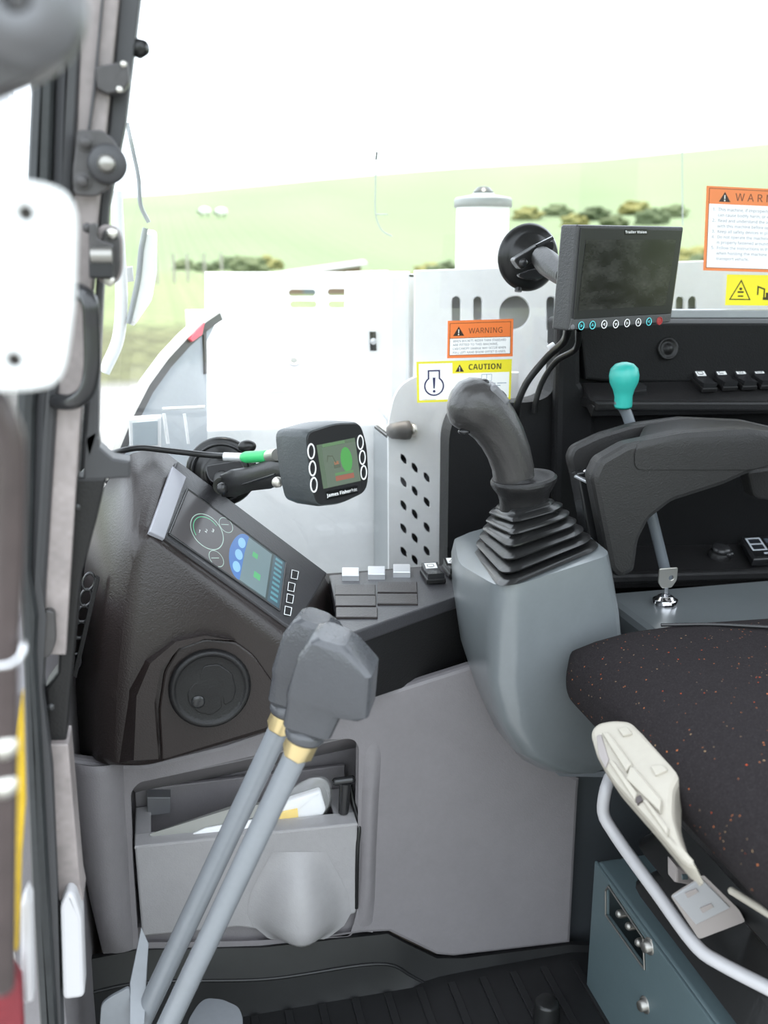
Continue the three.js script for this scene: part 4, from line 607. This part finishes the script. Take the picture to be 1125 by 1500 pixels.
// ================================================================ seat
{
  const fleck = (() => { const c = document.createElement('canvas'); c.width = c.height = 1024; const x = c.getContext('2d'), r = rng(77); x.fillStyle = '#262324'; x.fillRect(0, 0, 1024, 1024);
    for (let k = 0; k < 60000; k++) { const v = 29 + r() * 22 | 0; x.fillStyle = `rgb(${v},${v - 3},${v - 2})`; x.fillRect(r() * 1024, r() * 1024, 3, 2); }
    for (let k = 0; k < 480; k++) { const a = r(), s = 1.5 + r() * r() * 6; x.fillStyle = a < 0.5 ? '#b5693f' : a < 0.8 ? '#a98a68' : '#c24a24'; x.save(); x.translate(r() * 1024, r() * 1024); x.rotate(r() * 6); x.fillRect(0, 0, s, 1.5 + r() * 2.5); x.restore(); }
    const t = new THREE.CanvasTexture(c); t.colorSpace = THREE.SRGBColorSpace; t.wrapS = t.wrapT = THREE.RepeatWrapping; t.repeat.set(2.6, 2.6); return t; })();
  const cloth = new THREE.MeshPhysicalMaterial({ map: fleck, roughness: 0.95, specularIntensity: 0.15, bumpMap: softT, bumpScale: 0.0008 });
  const t = thing('operator_seat', 'black cloth operator seat with orange flecks and ivory plastic adjusters', 'seat', V(0.7, 0.2, -0.9));
  const ring = (x, y0, y1, z0, z1, r) => round2([V(x, y0, z1), V(x, y1, z1), V(x, y1 + 0.006, (z0 + z1) / 2), V(x, y1, z0), V(x, y0, z0)].map((p) => { return p; }), [r * 0.8, r, 0.05, r, r * 0.8], 6);
  const Z0 = -1.06, Z1 = -0.575;
  part(t, 'cushion', loft([ring(0.474, 0.492, 0.512, -1.02, -0.64, 0.02), ring(0.478, 0.478, 0.526, -1.04, -0.62, 0.03), ring(0.49, 0.464, 0.54, -1.062, -0.6, 0.04), ring(0.515, 0.452, 0.553, Z0, -0.585, 0.05), ring(0.56, 0.446, 0.562, Z0, Z1, 0.052), ring(0.65, 0.443, 0.566, Z0, Z1, 0.052), ring(0.8, 0.442, 0.562, Z0, Z1, 0.052), ring(1.05, 0.44, 0.555, Z0, Z1, 0.052)], { crease: 1.2 }), cloth, 'black cushion with orange flecks');
  part(t, 'seam', tube([V(0.60, 0.566, -1.03), V(0.66, 0.569, -1.01), V(0.74, 0.569, -0.98), V(0.84, 0.568, -0.955), V(1.0, 0.564, -0.95)], 0.0022), M.gloss);
  // ivory handle housing under the front edge
  const o = Zp(880, 1080, -0.985), nrm = frameOf([Zp(870, 1075, -0.885), Zp(1005, 1240, -0.69), Zp(925, 1062, -0.865)]);
  const on = (px, d = 0) => px.map(([x, y]) => onPl(x, y, nrm.o, nrm.n).addScaledVector(nrm.n, d));
  const hs = part(t, 'front_housing', slab(on([[866, 1078], [876, 1064], [900, 1059], [926, 1061], [1003, 1136], [989, 1162], [988, 1200], [1000, 1240], [1024, 1276], [1004, 1270], [955, 1210], [902, 1150], [876, 1112]], 0.006), 0.03, { bevel: 0.005, round: 0.008 }), M.ivory, 'ivory plastic handle housing');
  part(hs, 'grip_recess', slab(on([[877, 1084], [884, 1082], [896, 1120], [890, 1132], [880, 1112]], 0.0075), 0.003, { bevel: 0.0008, round: 0.003 }), M.pinkgrey);
  part(hs, 'handle_bar', slab(on([[886, 1083], [896, 1082], [930, 1128], [922, 1140]], 0.011), 0.008, { bevel: 0.002 }), M.ivory);
  part(hs, 'handle_bar', slab(on([[928, 1132], [936, 1136], [974, 1182], [972, 1200], [922, 1150]], 0.011), 0.008, { bevel: 0.002 }), M.ivory);
  part(hs, 'lower_bar', slab(on([[896, 1124], [902, 1122], [938, 1170], [934, 1182]], 0.010), 0.006, { bevel: 0.002 }), M.ivory);
  part(hs, 'lower_bar', slab(on([[946, 1182], [952, 1180], [984, 1222], [982, 1234]], 0.010), 0.006, { bevel: 0.002 }), M.ivory);
  for (const q of [[[908, 1074], [922, 1072], [930, 1082], [916, 1086]], [[956, 1130], [974, 1128], [982, 1136], [964, 1144]]]) part(hs, 'raised_pad', slab(on(q, 0.0085), 0.004, { bevel: 0.001, round: 0.002 }), M.ivory);
  part(hs, 'slot', slab(on([[934, 1176], [942, 1172], [946, 1180], [937, 1186]], 0.008), 0.003, { bevel: 0.0005 }), M.brownPaint);
  const tab = part(t, 'release_tab', slab([[990, 1268], [1000, 1272], [1018, 1282], [1014, 1298], [990, 1294]].map(([x, y]) => Zp(x, y, -0.84)), 0.02, { bevel: 0.003 }), M.pinkgrey);
  part(tab, 'tab_mark', slab([[1000, 1282], [1008, 1282], [1008, 1289], [1000, 1289]].map(([x, y]) => Zp(x, y, -0.838)), 0.003, { bevel: 0.0005 }), M.bluegrey);
  const pa = [[982, 1312], [1030, 1281], [1082, 1332], [1092, 1350], [1024, 1376]];
  const pad = part(t, 'weight_paddle', loft([pa.map(([x, y]) => Zp(x, y, -0.765)), pa.map(([x, y]) => Zp(x, y, -0.775 - 0.02))].map((r) => round2(r, 0.004)), {}), M.pinkgrey, 'grey beige weight adjuster paddle');
  part(pad, 'paddle_face', slab([[986, 1314], [1028, 1287], [1070, 1330], [1020, 1355]].map(([x, y]) => Zp(x, y, -0.763)), 0.003, { bevel: 0.001 }), mat(0.3, 0.3, 0.31, 0.5));
  for (const [x, y] of [[1014, 1311], [1036, 1333]]) part(pad, 'raised_mark', slab([[-10, -2], [6, -9], [10, -4], [-6, 5]].map(([a, b]) => Zp(x + a, y + b, -0.7615)), 0.002, { bevel: 0.0005 }), M.pinkgrey);
  part(t, 'slide_bar', rod([Zp(893, 1140, -0.98), Zp(887, 1158, -0.97), Zp(884, 1192, -0.965), Zp(898, 1218, -0.95), Zp(960, 1305, -0.87), Zp(1026, 1392, -0.79), Zp(1050, 1408, -0.77), Zp(1180, 1475, -0.69)], 0.0078), M.barWhite, 'white bent slide bar');
  part(t, 'shell_edge', rod([Zp(1072, 1305, -0.745), Zp(1125, 1338, -0.70), Zp(1200, 1385, -0.65)], 0.004), M.ivory);
  part(t, 'seat_pan', bx(0.56, 1.0, 0.37, 0.447, -1.04, -0.62, 0.01), M.black);
  const fold = (y, s) => round2([V(0.60 - s, y, -0.70 + s), V(0.60 - s, y, -1.0 - s), V(1.0, y, -1.0 - s), V(1.0, y, -0.70 + s)], 0.04, 4), rr = []; for (let k = 0; k <= 6; k++) rr.push(fold(0.17 + k * 0.032, k % 2 ? 0.025 : 0));
  part(t, 'suspension_boot', loft(rr, { crease: 0.8 }), M.rubber, 'black pleated suspension boot');
}
{
  const t = thing('pedestal_box', 'blue grey steel seat base box with cut-out and bolts', 'box', V(0.6, -0.06, -0.9));
  const f = { o: V(0.575, 0, 0), n: V(-1, 0, 0) }, p3 = (px, d) => px.map(([x, y]) => onPl(x, y, f.o, f.n).add(V(-d, 0, 0)));
  const open = p3([[888, 1304], [892, 1298], [943, 1374], [945, 1420], [888, 1340]], 0);
  const cut = part(t, 'front_plate', slab([V(0.575, -0.06, -1.12), V(0.575, -0.06, -0.62), V(0.575, 0.163, -0.62), V(0.575, 0.163, -1.12)], 0.006, { bevel: 0.002, holes: [open] }), M.bluegrey, 'blue grey front plate with open cut-out');
  part(t, 'top_plate', bx(0.577, 1.0, 0.145, 0.165, -1.12, -0.62, 0.008), M.bluegrey); part(t, 'side_plate', bx(0.577, 1.0, -0.06, 0.16, -0.628, -0.62, 0.002), M.bluegrey); part(t, 'side_plate', bx(0.577, 1.0, -0.06, 0.16, -1.12, -1.112, 0.002), M.bluegrey); part(t, 'back_plate', bx(0.99, 1.0, -0.06, 0.16, -1.12, -0.62, 0.002), M.bluegrey);
  { const r = p3([[888, 1304], [892, 1298], [943, 1374], [945, 1420], [888, 1340]], 0.001); part(cut, 'cut_out_rim', merge(r.map((p, k) => cyl(p, r[(k + 1) % 5], 0.0014, 0.0014, 6))), M.dullSteel); }
  for (const [x, y] of [[900, 1340], [914, 1358], [928, 1382]]) part(cut, 'fitting', rod([p3([[x, y]], -0.03)[0], p3([[x, y]], -0.008)[0]], 0.006), M.dullSteel);
  for (const [x, y] of [[952, 1386], [946, 1472]]) { const b = part(t, 'bolt', lathe([[0, 0.010], [0.007, 0.010], [0.0075, 0.002], [0.011, 0.002], [0.0115, 0]], p3([[x, y]], 0)[0], V(-1, 0.1, 0.2), 12), M.dullSteel, 'dull zinc bolt'); }
}

function capsule(a, b, r) { const d = b.clone().sub(a), an = Math.atan2(d.y, d.x), o = []; for (let k = 0; k <= 8; k++) { const t = an - Math.PI / 2 + k / 8 * Math.PI; o.push(new THREE.Vector2(b.x + r * Math.cos(t), b.y + r * Math.sin(t))); } for (let k = 0; k <= 8; k++) { const t = an + Math.PI / 2 + k / 8 * Math.PI; o.push(new THREE.Vector2(a.x + r * Math.cos(t), a.y + r * Math.sin(t))); } return o; }
function bay(t, x0, x1, y0, y1, z0, z1, m) {                          // the closed engine compartment behind an opening
  for (const [n, g] of [['bay_back', bx(x0, x1, y0, y1, z0 - 0.01, z0, 0.002)], ['bay_side', bx(x0, x0 + 0.008, y0, y1, z0, z1, 0.002)], ['bay_side', bx(x1 - 0.008, x1, y0, y1, z0, z1, 0.002)], ['bay_top', bx(x0, x1, y1 - 0.008, y1, z0, z1, 0.002)], ['bay_floor', bx(x0, x1, y0, y0 + 0.008, z0, z1, 0.002)]]) part(t, n, g, m);
}
// ================================================================ outside: the machine's own bodywork beyond the side window
{
  const t = thing('engine_hood', 'white engine hood with slots and locked lid outside the side window', 'hood', V(0.25, -0.4, -2.0));
  const prof = (x) => [V(x, -0.5, -1.9), V(x, 0.69, -1.9), V(x, 0.695, -1.93), V(x, 0.70, -2.0), V(x, 0.862, -2.21), V(x, 0.868, -2.25), V(x, 0.868, -2.9), V(x, -0.5, -2.9)];
  part(t, 'hood_shell', loft([prof(0.075), prof(0.445)].map((r) => round2(r, [0, 0.012, 0.02, 0.02, 0.03, 0.03, 0, 0], 3)), { crease: 0.5 }), M.white);
  const f = frameOf([V(0, 0.70, -2.0), V(0.4, 0.70, -2.0), V(0.4, 0.862, -2.21)]);
  const lid = part(t, 'filler_lid', slab([[362, 500], [488, 500], [491, 572], [370, 576]].map(([x, y]) => onPl(x, y, f.o, f.n).addScaledVector(f.n, 0.03)), 0.034, { bevel: 0.004, round: 0.006 }), M.white, 'square white lid');
  const lp = onPl(429, 544, f.o, f.n).addScaledVector(f.n, 0.03); part(lid, 'lock', lathe([[0.016, 0], [0.016, 0.004], [0.011, 0.004], [0, 0.004]], lp, f.n), M.silver); part(lid, 'keyhole', lathe([[0, 0.001], [0.009, 0.001], [0.009, 0]], lp.clone().addScaledVector(f.n, 0.0042), f.n), M.slotgrey);
  const pf = zframe(-2.22), sl = [[428, 458, 429], [485, 513, 428], [430, 460, 446], [486, 516, 446]].map(([a, b, y]) => capsule(fpx(pf, a, y), fpx(pf, b, y), 0.0075));
  part(t, 'slot_panel', slab([[300, 398], [560, 398], [560, 470], [300, 470]].map(([x, y]) => Zp(x, y, -2.22)), 0.008, { frame: pf, bevel: 0.002, holes: sl }), M.white, 'upright white panel with four open slots');
  part(t, 'lock_panel', zslab([[508, 398], [569, 396], [569, 900], [508, 900]], -2.0, 0.03, { bevel: 0.004 }), M.white);
  const side = part(t, 'side_latch', zslab([[542, 486], [551, 486], [552, 514], [543, 514]], -1.995, 0.01, { bevel: 0.002 }), M.gloss, 'small black door lock'); part(side, 'lock_eye', lathe([[0, 0.003], [0.006, 0.002], [0.007, 0]], Zp(547, 500, -1.995), V(0, 0, 1)), M.silver);
}
{
  const t = thing('side_cover', 'white upright engine cover panel with slots and round opening', 'cover', V(0.65, -0.4, -1.95));
  const cf = zframe(-1.9), circle = (x, y, r) => { const c = fpx(cf, x, y), o = []; for (let k = 0; k < 32; k++) o.push(new THREE.Vector2(c.x + r * Math.cos(k * Math.PI / 16), c.y + r * Math.sin(k * Math.PI / 16))); return o; };
  const holes = [[668.5, 500], [700, 500], [807, 480], [1014, 470], [996, 470]].map(([x, y1]) => capsule(fpx(cf, x, 441), fpx(cf, x, y1), 0.009)); holes.push(circle(754, 458, 0.0335));
  part(t, 'cover_plate', zslab([[607, 396], [1320, 372], [1320, 1100], [607, 1100]], -1.9, 0.006, { bevel: 0.002, holes }), M.white, 'white plate with open slots and a round opening');
  bay(t, Zp(612, 450, -1.9).x, 1.3, 0.5, Zp(612, 402, -1.9).y, -1.975, -1.906, M.white);
  part(t, 'edge_post', zslab([[566, 398], [602, 398], [602, 900], [566, 900]], -1.93, 0.05, { bevel: 0.012 }), M.white);
  const n = thing('filler_neck', 'white cylindrical air cleaner with grey cap above the engine cover', 'filler', Zp(705, 400, -2.05));
  const base = Zp(705, 400, -2.05), topY = Zp(705, 304, -2.05).y;
  part(n, 'neck_tube', cyl(base, V(base.x, topY, base.z), 0.057, 0.057, 40), M.white);
  const cp = part(n, 'cap', lathe([[0, 0.034], [0.02, 0.034], [0.024, 0.026], [0.058, 0.02], [0.062, 0.016], [0.062, 0], [0, 0]], V(base.x, topY, base.z), V(0, 1, 0), 40), M.outGrey, 'grey round cap'); part(cp, 'cap_boss', lathe([[0, 0.012], [0.012, 0.010], [0.022, 0]], V(base.x, topY + 0.032, base.z), V(0, 1, 0)), M.gloss);
}
{
  const t = thing('louvred_guard', 'white perforated guard panel with rounded slots behind the joystick', 'guard', V(0.45, 0.3, -1.75));
  const zg = -1.72, holes = []; const f = zframe(zg);
  const cells = []; for (const [x, ys] of [[591, [672, 706, 740, 774, 808]], [607.5, [685, 719, 753, 788, 820]], [625, [699, 735, 772, 807, 840]]]) for (const y of ys) cells.push([x, y]);
  for (const [x, y] of cells) { const h = []; for (const [a, b] of [[-5.5, -9], [1, -7], [6.5, 1], [6.5, 10], [0, 8], [-5.5, 0]]) { const p = fpx(f, x + a, y + b); h.push(p); } holes.push(round2(h, 0.003, 2)); }
  part(t, 'guard_plate', zslab([[570, 1000], [568, 620], [580, 566], [620, 545], [760, 545], [760, 640], [700, 640], [700, 1000]], zg, 0.006, { bevel: 0.0015, round: [0, 0.02, 0.06, 0.03, 0, 0, 0, 0], holes }), M.white);
  bay(t, Zp(572, 700, zg).x, Zp(690, 700, zg).x, 0.2, Zp(600, 640, zg).y, zg - 0.14, zg - 0.006, M.outGrey);
  const b = thing('rubber_stop', 'dark rubber bump stop with zinc nut on the white guard', 'bump stop', Zp(600, 630, -1.7)); const p0 = Zp(609, 629.5, -1.7), p1 = Zp(569, 630, -1.68);
  part(b, 'rubber', lathe([[0, 0], [0.0175, 0], [0.0175, 0.010], [0.0145, 0.034], [0.009, 0.042], [0, 0.044]], Zp(599, 630, -1.7), V(-1, 0, 0.1)), mat(0.09, 0.085, 0.08, 0.6)); part(b, 'nut', lathe([[0, 0], [0.013, 0], [0.013, 0.01], [0, 0.01]], Zp(608, 630, -1.7), V(-1, 0, 0.1), 6), M.zinc);
}
{ // curved front fender of the upper structure
  const a = Zp(165, 662, -1.62), b = Zp(320, 455, -2.05), c = Zp(300, 662, -1.85), f = frameOf([a, c, b]);
  const arc = [[150, 700], [165, 660], [186, 610], [212, 560], [240, 522], [268, 492], [296, 468], [318, 453]].map(([x, y]) => onPl(x, y, f.o, f.n));
  const t = thing('curved_fender', 'curved blue grey side fender of the machine with pale edge strip', 'fender', c);
  part(t, 'fender_panel', slab([...arc, ...[[318, 470], [304, 500], [304, 700], [300, 720]].map(([x, y]) => onPl(x, y, f.o, f.n))], 0.012, { frame: f, bevel: 0.001 }), mat(0.33, 0.37, 0.41, 0.4, { map: wearT }));
  const strip = (o0, o1, d, m, n, th) => { const P = arc.map((p, i) => { const q = arc[Math.min(i + 1, arc.length - 1)].clone().sub(arc[Math.max(i - 1, 0)]).normalize(), s = q.clone().cross(f.n).normalize(); return [p.clone().addScaledVector(s, o0), p.clone().addScaledVector(s, o1)]; }); part(t, n, slab([...P.map((k) => k[0]), ...P.map((k) => k[1]).reverse()].map((p) => p.addScaledVector(f.n, d)), th, { bevel: 0.0008 }), m); };
  strip(-0.008, 0.008, 0.006, mat(0.6, 0.6, 0.58, 0.4), 'edge_strip', 0.012); strip(0.009, 0.024, 0.004, M.pillarDark, 'inner_band', 0.008);
  part(t, 'reflector', slab([[284, 484], [294, 474], [290, 492], [276, 502], [272, 498]].map(([x, y]) => onPl(x, y, f.o, f.n).addScaledVector(f.n, 0.010)), 0.006, { bevel: 0.001 }), M.redLens, 'red reflector');
  part(t, 'panel_slot', slab([[296, 482], [300, 482], [301, 548], [298, 548]].map(([x, y]) => onPl(x, y, f.o, f.n).addScaledVector(f.n, 0.004)), 0.004, { bevel: 0.0005 }), M.pillarDark);
  const r = thing('work_lamp_box', 'small white framed box and low rail in front of the fender', 'box', Zp(212, 655, -1.58));
  const zb = -1.6; part(r, 'box_frame', zslab([[188, 614], [236, 611], [236, 656], [190, 660]], zb, 0.03, { bevel: 0.002 }), M.white); part(r, 'box_face', zslab([[194, 619], [231, 616], [231, 652], [195, 654]], zb + 0.0025, 0.003, { bevel: 0.0005 }), mat(0.4, 0.45, 0.48, 0.3));
  for (const [x, w] of [[240, 0.003], [270, 0.0025]]) part(r, 'rail_post', cyl(Zp(x + 6, 650, zb), Zp(x, 606, zb), w), M.white); part(r, 'top_rail', cyl(Zp(238, 599, zb), Zp(300, 596, zb), 0.0025), M.white);
}
{ // right-hand mirror seen edge-on
  const z = -1.85, t = thing('side_mirror', 'white backed side mirror seen edge-on beyond the windscreen', 'mirror', Zp(200, 480, z));
  const ring = (k, dx) => round2([[212, 336], [230, 338], [230, 400], [222, 440], [196, 478], [188, 472], [196, 420], [206, 370]].map(([x, y]) => Zp(209 + (x - 209) * k + dx, 407 + (y - 407) * k, z)), 0.008, 4);
  part(t, 'mirror_shell', loft([ring(0.9, 0).map((p) => p.add(V(0, 0, 0.03))), ring(1, 0).map((p) => p.add(V(0, 0, 0.015))), ring(1, 0), ring(0.9, 0).map((p) => p.add(V(0, 0, -0.02)))], { crease: 0.8 }), M.white);
  part(t, 'mirror_rim', tube([[213, 334], [207, 365], [203, 405], [196, 440], [188, 474]].map(([x, y]) => Zp(x, y, z + 0.03)), 0.005), M.outGrey);
  part(t, 'mirror_arm', tube([[186, 180], [196, 226], [203, 262], [206, 300], [218, 326]].map(([x, y]) => Zp(x, y, z)), 0.004), M.outGrey); part(t, 'mirror_clamp', zslab([[180, 392], [194, 390], [196, 412], [182, 414]], z, 0.02), M.silver);
  part(t, 'mirror_pole', tube([[170, 280], [174, 360], [178, 440], [172, 500], [152, 545]].map(([x, y]) => Zp(x, y, z + 0.02)), 0.011), M.white, 'white tube pole');
}
{
  const t = thing('wire_aerial', 'thin bent radio aerial standing on the hood', 'aerial', Zp(570, 345, -2.3)); const z = -2.3;
  part(t, 'aerial_wire', tube([[551, 222], [550, 270], [551, 318], [560, 338], [574, 346]].map(([x, y]) => Zp(x, y, z)), 0.0016), M.outGrey); part(t, 'aerial_tip', cyl(Zp(551, 234, z), Zp(552, 222, z), 0.003), M.pillarDark); part(t, 'aerial_stay', cyl(Zp(551, 314, z), Zp(568, 314, z), 0.0014), M.outGrey);
  single('thin_mast', cyl(Zp(1000, 330, -2.4), Zp(998, 60, -2.4), 0.0015), M.outGrey, 'thin straight aerial mast rising beside the large sticker', 'aerial');
}

// ================================================================ landscape
{
  const fwd = ray(562, 375), a0 = Math.atan2(fwd.x, -fwd.z), N = 96, RR = [3.2, 6, 10, 14, 17, 18, 19, 20.5, 22, 23.5, 25, 28, 33, 40, 50, 62, 75, 90, 110, 135, 165, 200, 240, 300, 420];
  const r0 = rng(5), nz = (x, y) => Math.sin(x * 1.3 + y * 0.7) * 0.5 + Math.sin(x * 0.41 - y * 0.9) * 0.5;
  const hgt = (r, a) => { const s = (a - a0), G = -1.2; if (r <= 17.5) return G; const bank = Math.min(1, (r - 17.5) / 6) * 0.75; if (r <= 24) return G + bank; const field = Math.min(1, (r - 24) / 40) * 0.75; const k = Math.max(0, r - 62), sl = 0.112 + 0.04 * Math.max(-1.2, Math.min(1.2, s / 0.4)); return G + bank + field + Math.min(k, 165) * sl * (0.75 + 0.25 * Math.min(1, k / 100)) + nz(r * 0.05, a * 9) * Math.min(1.2, k * 0.02); };
  const pos = [], col = [], idx = [], tmp = new THREE.Color();
  RR.forEach((r, i) => { for (let j = 0; j <= N; j++) { const a = a0 - Math.PI + j / N * Math.PI * 2; pos.push(Math.sin(a) * r, hgt(r, a), -Math.cos(a) * r); const n = 0.9 + 0.2 * r0(); r <= 17.5 ? tmp.setRGB(0.42 * n, 0.42 * n, 0.42 * n) : r < 23 ? tmp.setRGB(0.17 * n, 0.18 * n, 0.085 * n) : r < 62 ? tmp.setRGB(0.27 * n, 0.33 * n, 0.15 * n) : tmp.setRGB(0.25 * n, 0.34 * n, 0.17 * n); col.push(tmp.r, tmp.g, tmp.b); } });
  for (let i = 0; i + 1 < RR.length; i++) for (let j = 0; j < N; j++) { const A = i * (N + 1) + j, B = A + N + 1; idx.push(A, B, A + 1, A + 1, B, B + 1); }
  const c0 = pos.length / 3; pos.push(0, -1.2, 0); col.push(0.42, 0.42, 0.42); for (let j = 0; j < N; j++) idx.push(c0, j, j + 1);
  const g = new THREE.BufferGeometry(); g.setAttribute('position', new THREE.Float32BufferAttribute(pos, 3)); g.setAttribute('color', new THREE.Float32BufferAttribute(col, 3)); g.setIndex(idx); g.computeVertexNormals(); g.userData.keepUV = true;
  const uv = new Float32Array(pos.length / 3 * 2); for (let i = 0; i < pos.length / 3; i++) { uv[i * 2] = pos[i * 3] / 3; uv[i * 2 + 1] = pos[i * 3 + 2] / 3; } g.setAttribute('uv', new THREE.BufferAttribute(uv, 2));
  const gm = new THREE.MeshPhysicalMaterial({ vertexColors: true, roughness: 1, map: tintT(41, 0.55), bumpMap: softT, bumpScale: 0.05, side: THREE.DoubleSide });
  const o = new THREE.Mesh(g, gm); o.name = 'ground'; o.userData = { kind: 'structure', label: 'concrete yard, grass bank and pale green hillside', category: 'ground' }; scene.add(o);
  const place = (px, r) => { const d = ray(px, 400), a = Math.atan2(d.x, -d.z); return V(Math.sin(a) * r, hgt(r, a), -Math.cos(a) * r); };
  const leafM = [mat(0.06, 0.08, 0.035, 1), mat(0.09, 0.11, 0.05, 1), mat(0.17, 0.16, 0.05, 1)];
  const bush = (px, r, s, label, k) => {
    const rr = rng(px * 7 + r), g = new THREE.IcosahedronGeometry(1, 6), p = g.attributes.position, v = V(), w = V(rr() * 9, rr() * 9, rr() * 9);
    for (let i = 0; i < p.count; i++) { v.fromBufferAttribute(p, i); const n = 1 + 0.22 * Math.sin(v.x * 5 + w.x) * Math.sin(v.y * 6 + w.y) + 0.16 * Math.sin(v.z * 11 + w.z) * Math.sin(v.x * 9) + 0.09 * Math.sin(v.x * 31 + w.y) * Math.sin(v.y * 37) * Math.sin(v.z * 29); p.setXYZ(i, v.x * n * s, v.y * n * s * 0.55, v.z * n * s); }
    g.computeVertexNormals(); const c = place(px, r); g.translate(c.x, c.y + s * 0.28, c.z); single('gorse_bush', g, leafM[k % 3], label, 'bush', 'gorse bushes on the hillside');
  };
  [[335, 60, 0.9], [365, 56, 1.0], [392, 60, 0.9], [300, 57, 0.6], [272, 60, 0.7], [628, 48, 0.8], [652, 45, 0.9], [812, 110, 1.5], [838, 94, 1.2], [868, 103, 1.5], [895, 92, 1.2], [925, 111, 1.7], [950, 95, 1.5], [978, 104, 1.4], [1012, 64, 1.2], [1026, 58, 1.0], [715, 108, 1.2], [770, 104, 1.5]].forEach(([a, b, c], k) => bush(a, b, c, k % 3 === 2 ? 'yellow flowering gorse bush on the hillside' : 'dark green gorse bush on the hillside', k));
  const wood = mat(0.3, 0.28, 0.25, 0.9);
  [[230, 42], [255, 43], [275, 44], [300, 45], [325, 46], [690, 60], [730, 66], [880, 74], [990, 52], [700, 70]].forEach(([px, r]) => { const c = place(px, r); single('fence_post', cyl(c, c.clone().add(V(0, 1.2, 0)), 0.06, 0.06, 8), wood, 'weathered wooden fence post in the field', 'post', 'fence posts in the field'); });
  const s = thing('field_sheep', 'white sheep grazing far up the hillside', 'sheep', place(304, 110), 'sheep on the hillside'); const shp = (t, c) => { part(t, 'fleece', ball(c.clone().add(V(0, 0.6, 0)), 0.5, 1.2, 0.75, 0.7), M.whitePlain); part(t, 'head', ball(c.clone().add(V(-0.65, 0.45, 0)), 0.18, 1.2, 1, 1), M.pillarDark); for (const [x, z] of [[-0.35, 0.2], [0.35, 0.2], [-0.35, -0.2], [0.35, -0.2]]) part(t, 'leg', cyl(c.clone().add(V(x, -0.05, z)), c.clone().add(V(x, 0.4, z)), 0.06), M.pillarDark); };
  shp(s, s.position.clone()); const s2 = thing('field_sheep', 'white sheep grazing far up the hillside', 'sheep', place(328, 108), 'sheep on the hillside'); shp(s2, s2.position.clone());
  // low farm shed behind the hood
  const c = place(465, 34), t = thing('farm_shed', 'low brown and grey farm shed behind the engine hood', 'shed', c), d = c.clone().setY(0).normalize(), e = V(-d.z, 0, d.x), y0 = c.y, P = (a, y, b) => c.clone().addScaledVector(e, a).addScaledVector(d, b).setY(y);
  part(t, 'front_wall', slab([P(-1.3, y0, 0), P(1.5, y0, 0), P(1.5, 0.72, 0), P(-1.3, 0.35, 0)], 2, { bevel: 0.01 }), mat(0.25, 0.16, 0.12, 0.9, { map: dirtT })); part(t, 'door', slab([P(-0.5, y0, -0.02), P(0.2, y0, -0.02), P(0.2, 0.4, -0.02), P(-0.5, 0.4, -0.02)], 0.05), mat(0.12, 0.14, 0.16, 0.8)); part(t, 'roof', slab([P(-1.6, 0.33, -0.2), P(1.7, 0.78, -0.2), P(1.7, 0.88, 2.2), P(-1.6, 0.43, 2.2)], 0.06), mat(0.4, 0.4, 0.4, 0.8));
}

scene.traverse((o) => { if (o.isMesh) { o.castShadow = true; o.receiveShadow = true; } });
renderer.render(scene, camera);
